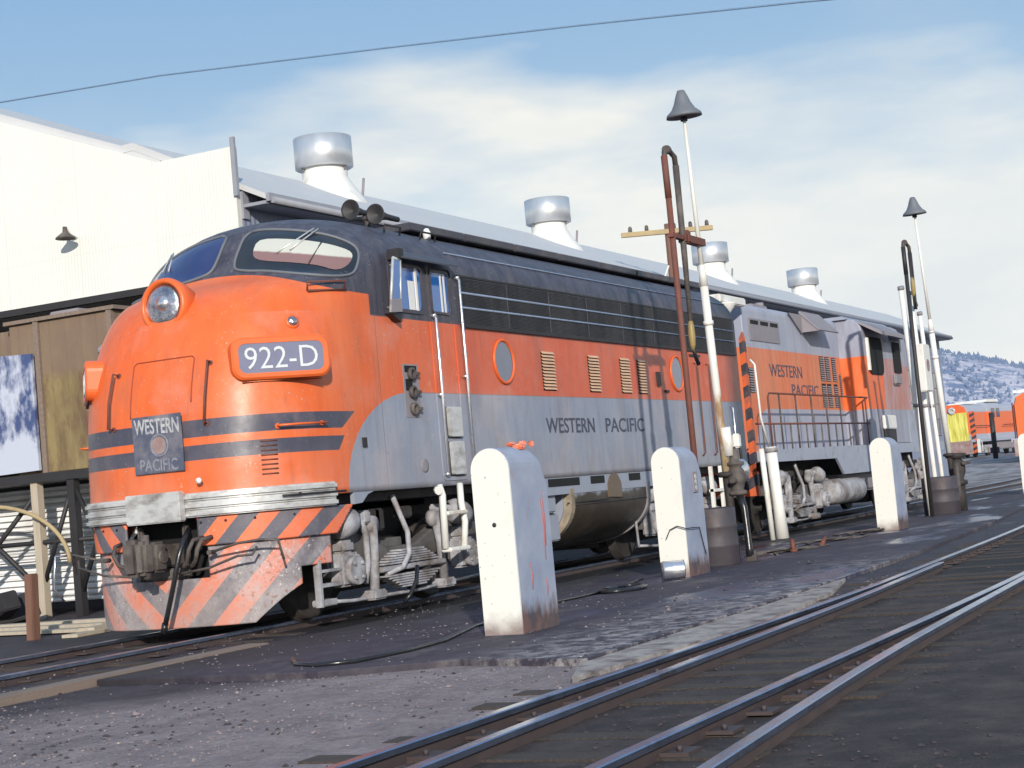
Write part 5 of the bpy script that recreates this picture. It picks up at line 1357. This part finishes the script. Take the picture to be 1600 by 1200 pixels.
# ------------------------------------------------------------------ hills
from mathutils import noise as MN
def hill_mat(name,near):
    m,b=new_mat(name); vec,x,y,z=coords()
    n=noise(vec,.035 if near else .008,7,(1,1,1.6),.62); n2=noise(vec,.09,6,(1,1,1),.7)
    k=step(n*.45+n2*.55,.43,.55)
    if near: col=mix(k,(.14,.19,.32),(.58,.55,.61))  # haze blue is put into the wooded patches and snow
    else: col=mix(step(n,.3,.5),(.40,.46,.58),(.80,.80,.80))
    setc(b,col); b.inputs['Roughness'].default_value=.9; return m
def hill_h(x,y,near):
    v=Vector((x*.0022,y*.0032,near*3.3)); f=MN.fractal(v,1.0,2.0,5)
    return f
def hill(name,xs,ys,hf,mat,lab):
    mb=MB(); mb.grid([[ (x,y,hf(x,y)) for y in ys] for x in xs],sm=True); o=mb.build(name,mat,recalc=False)
    setp(o,kind='structure'); return o
def h1(x,y):
    t=min(1,max(0,(x-900)/600)); crest=111-(311-y)*.36 if y<311 else 111+(y-311)*.05
    crest=max(34,crest); e=t*t*(3-2*t)
    b_=min(1,max(0,(2100-x)/500))
    return 2+(crest*.95+hill_h(x,y,1)*11)*e*b_
hill('hill',[900+i*15 for i in range(86)],[-900+i*14 for i in range(200)],h1,hill_mat('snowy_pine_hill',True),'')
def h2(x,y):
    t=min(1,max(0,(x-2150)/300)); e=t*t*(3-2*t); pk=118*math.exp(-((y-330)/190)**2)+55*math.exp(-((y-900)/350)**2)
    return (pk+hill_h(x,y,2)*18+15)*e*min(1,max(0,(2850-x)/300))
hill('mountain',[2150+i*18 for i in range(41)],[-900+i*20 for i in range(121)],h2,hill_mat('snow_mountain',False),'')
# pines on the near hill: one mass
mb=MB()
for _ in range(4500):
    x=random.uniform(1050,1600); y=random.uniform(80,430); 
    if MN.noise(Vector((x*.012,y*.02,5)))<-.05 and random.random()<.8: continue
    z=h1(x,y); hh=random.uniform(1.8,4.6)*(1.6 if random.random()<.04 else 1); r_=hh*.36
    a=[mb.bm.verts.new((x+r_*math.cos(t),y+r_*math.sin(t),z+.5)) for t in (0,1.26,2.5,3.77,5.03)]; tp=mb.bm.verts.new((x,y,z+hh))
    for i in range(5): mb.bm.faces.new((a[i],a[(i+1)%5],tp))
o=mb.build('pine_forest',pbr('pine_haze_blue',(.12,.17,.28),.9,var=.4,scale=.1,bmp=0)); setp(o,kind='stuff'); o['label']='dark pines scattered over the snowy hill'  # blue of the distance haze is put into the pine colour

# ------------------------------------------------------------------ haze
mb=MB((0,0,-2)); mb.b2(-120,2950,-1100,2000,-2,260)
hm=bpy.data.materials.new('haze_air'); hm.use_nodes=True; nt=hm.node_tree; nt.nodes.clear()
v=nt.nodes.new('ShaderNodeVolumePrincipled'); v.inputs['Color'].default_value=(.80,.88,1,1); v.inputs['Density'].default_value=.00011; v.inputs['Anisotropy'].default_value=.2
ou=nt.nodes.new('ShaderNodeOutputMaterial'); nt.links.new(v.outputs[0],ou.inputs['Volume'])
o=mb.build('haze',hm); setp(o,kind='stuff'); o['label']='thin pale blue haze over the yard and hills'
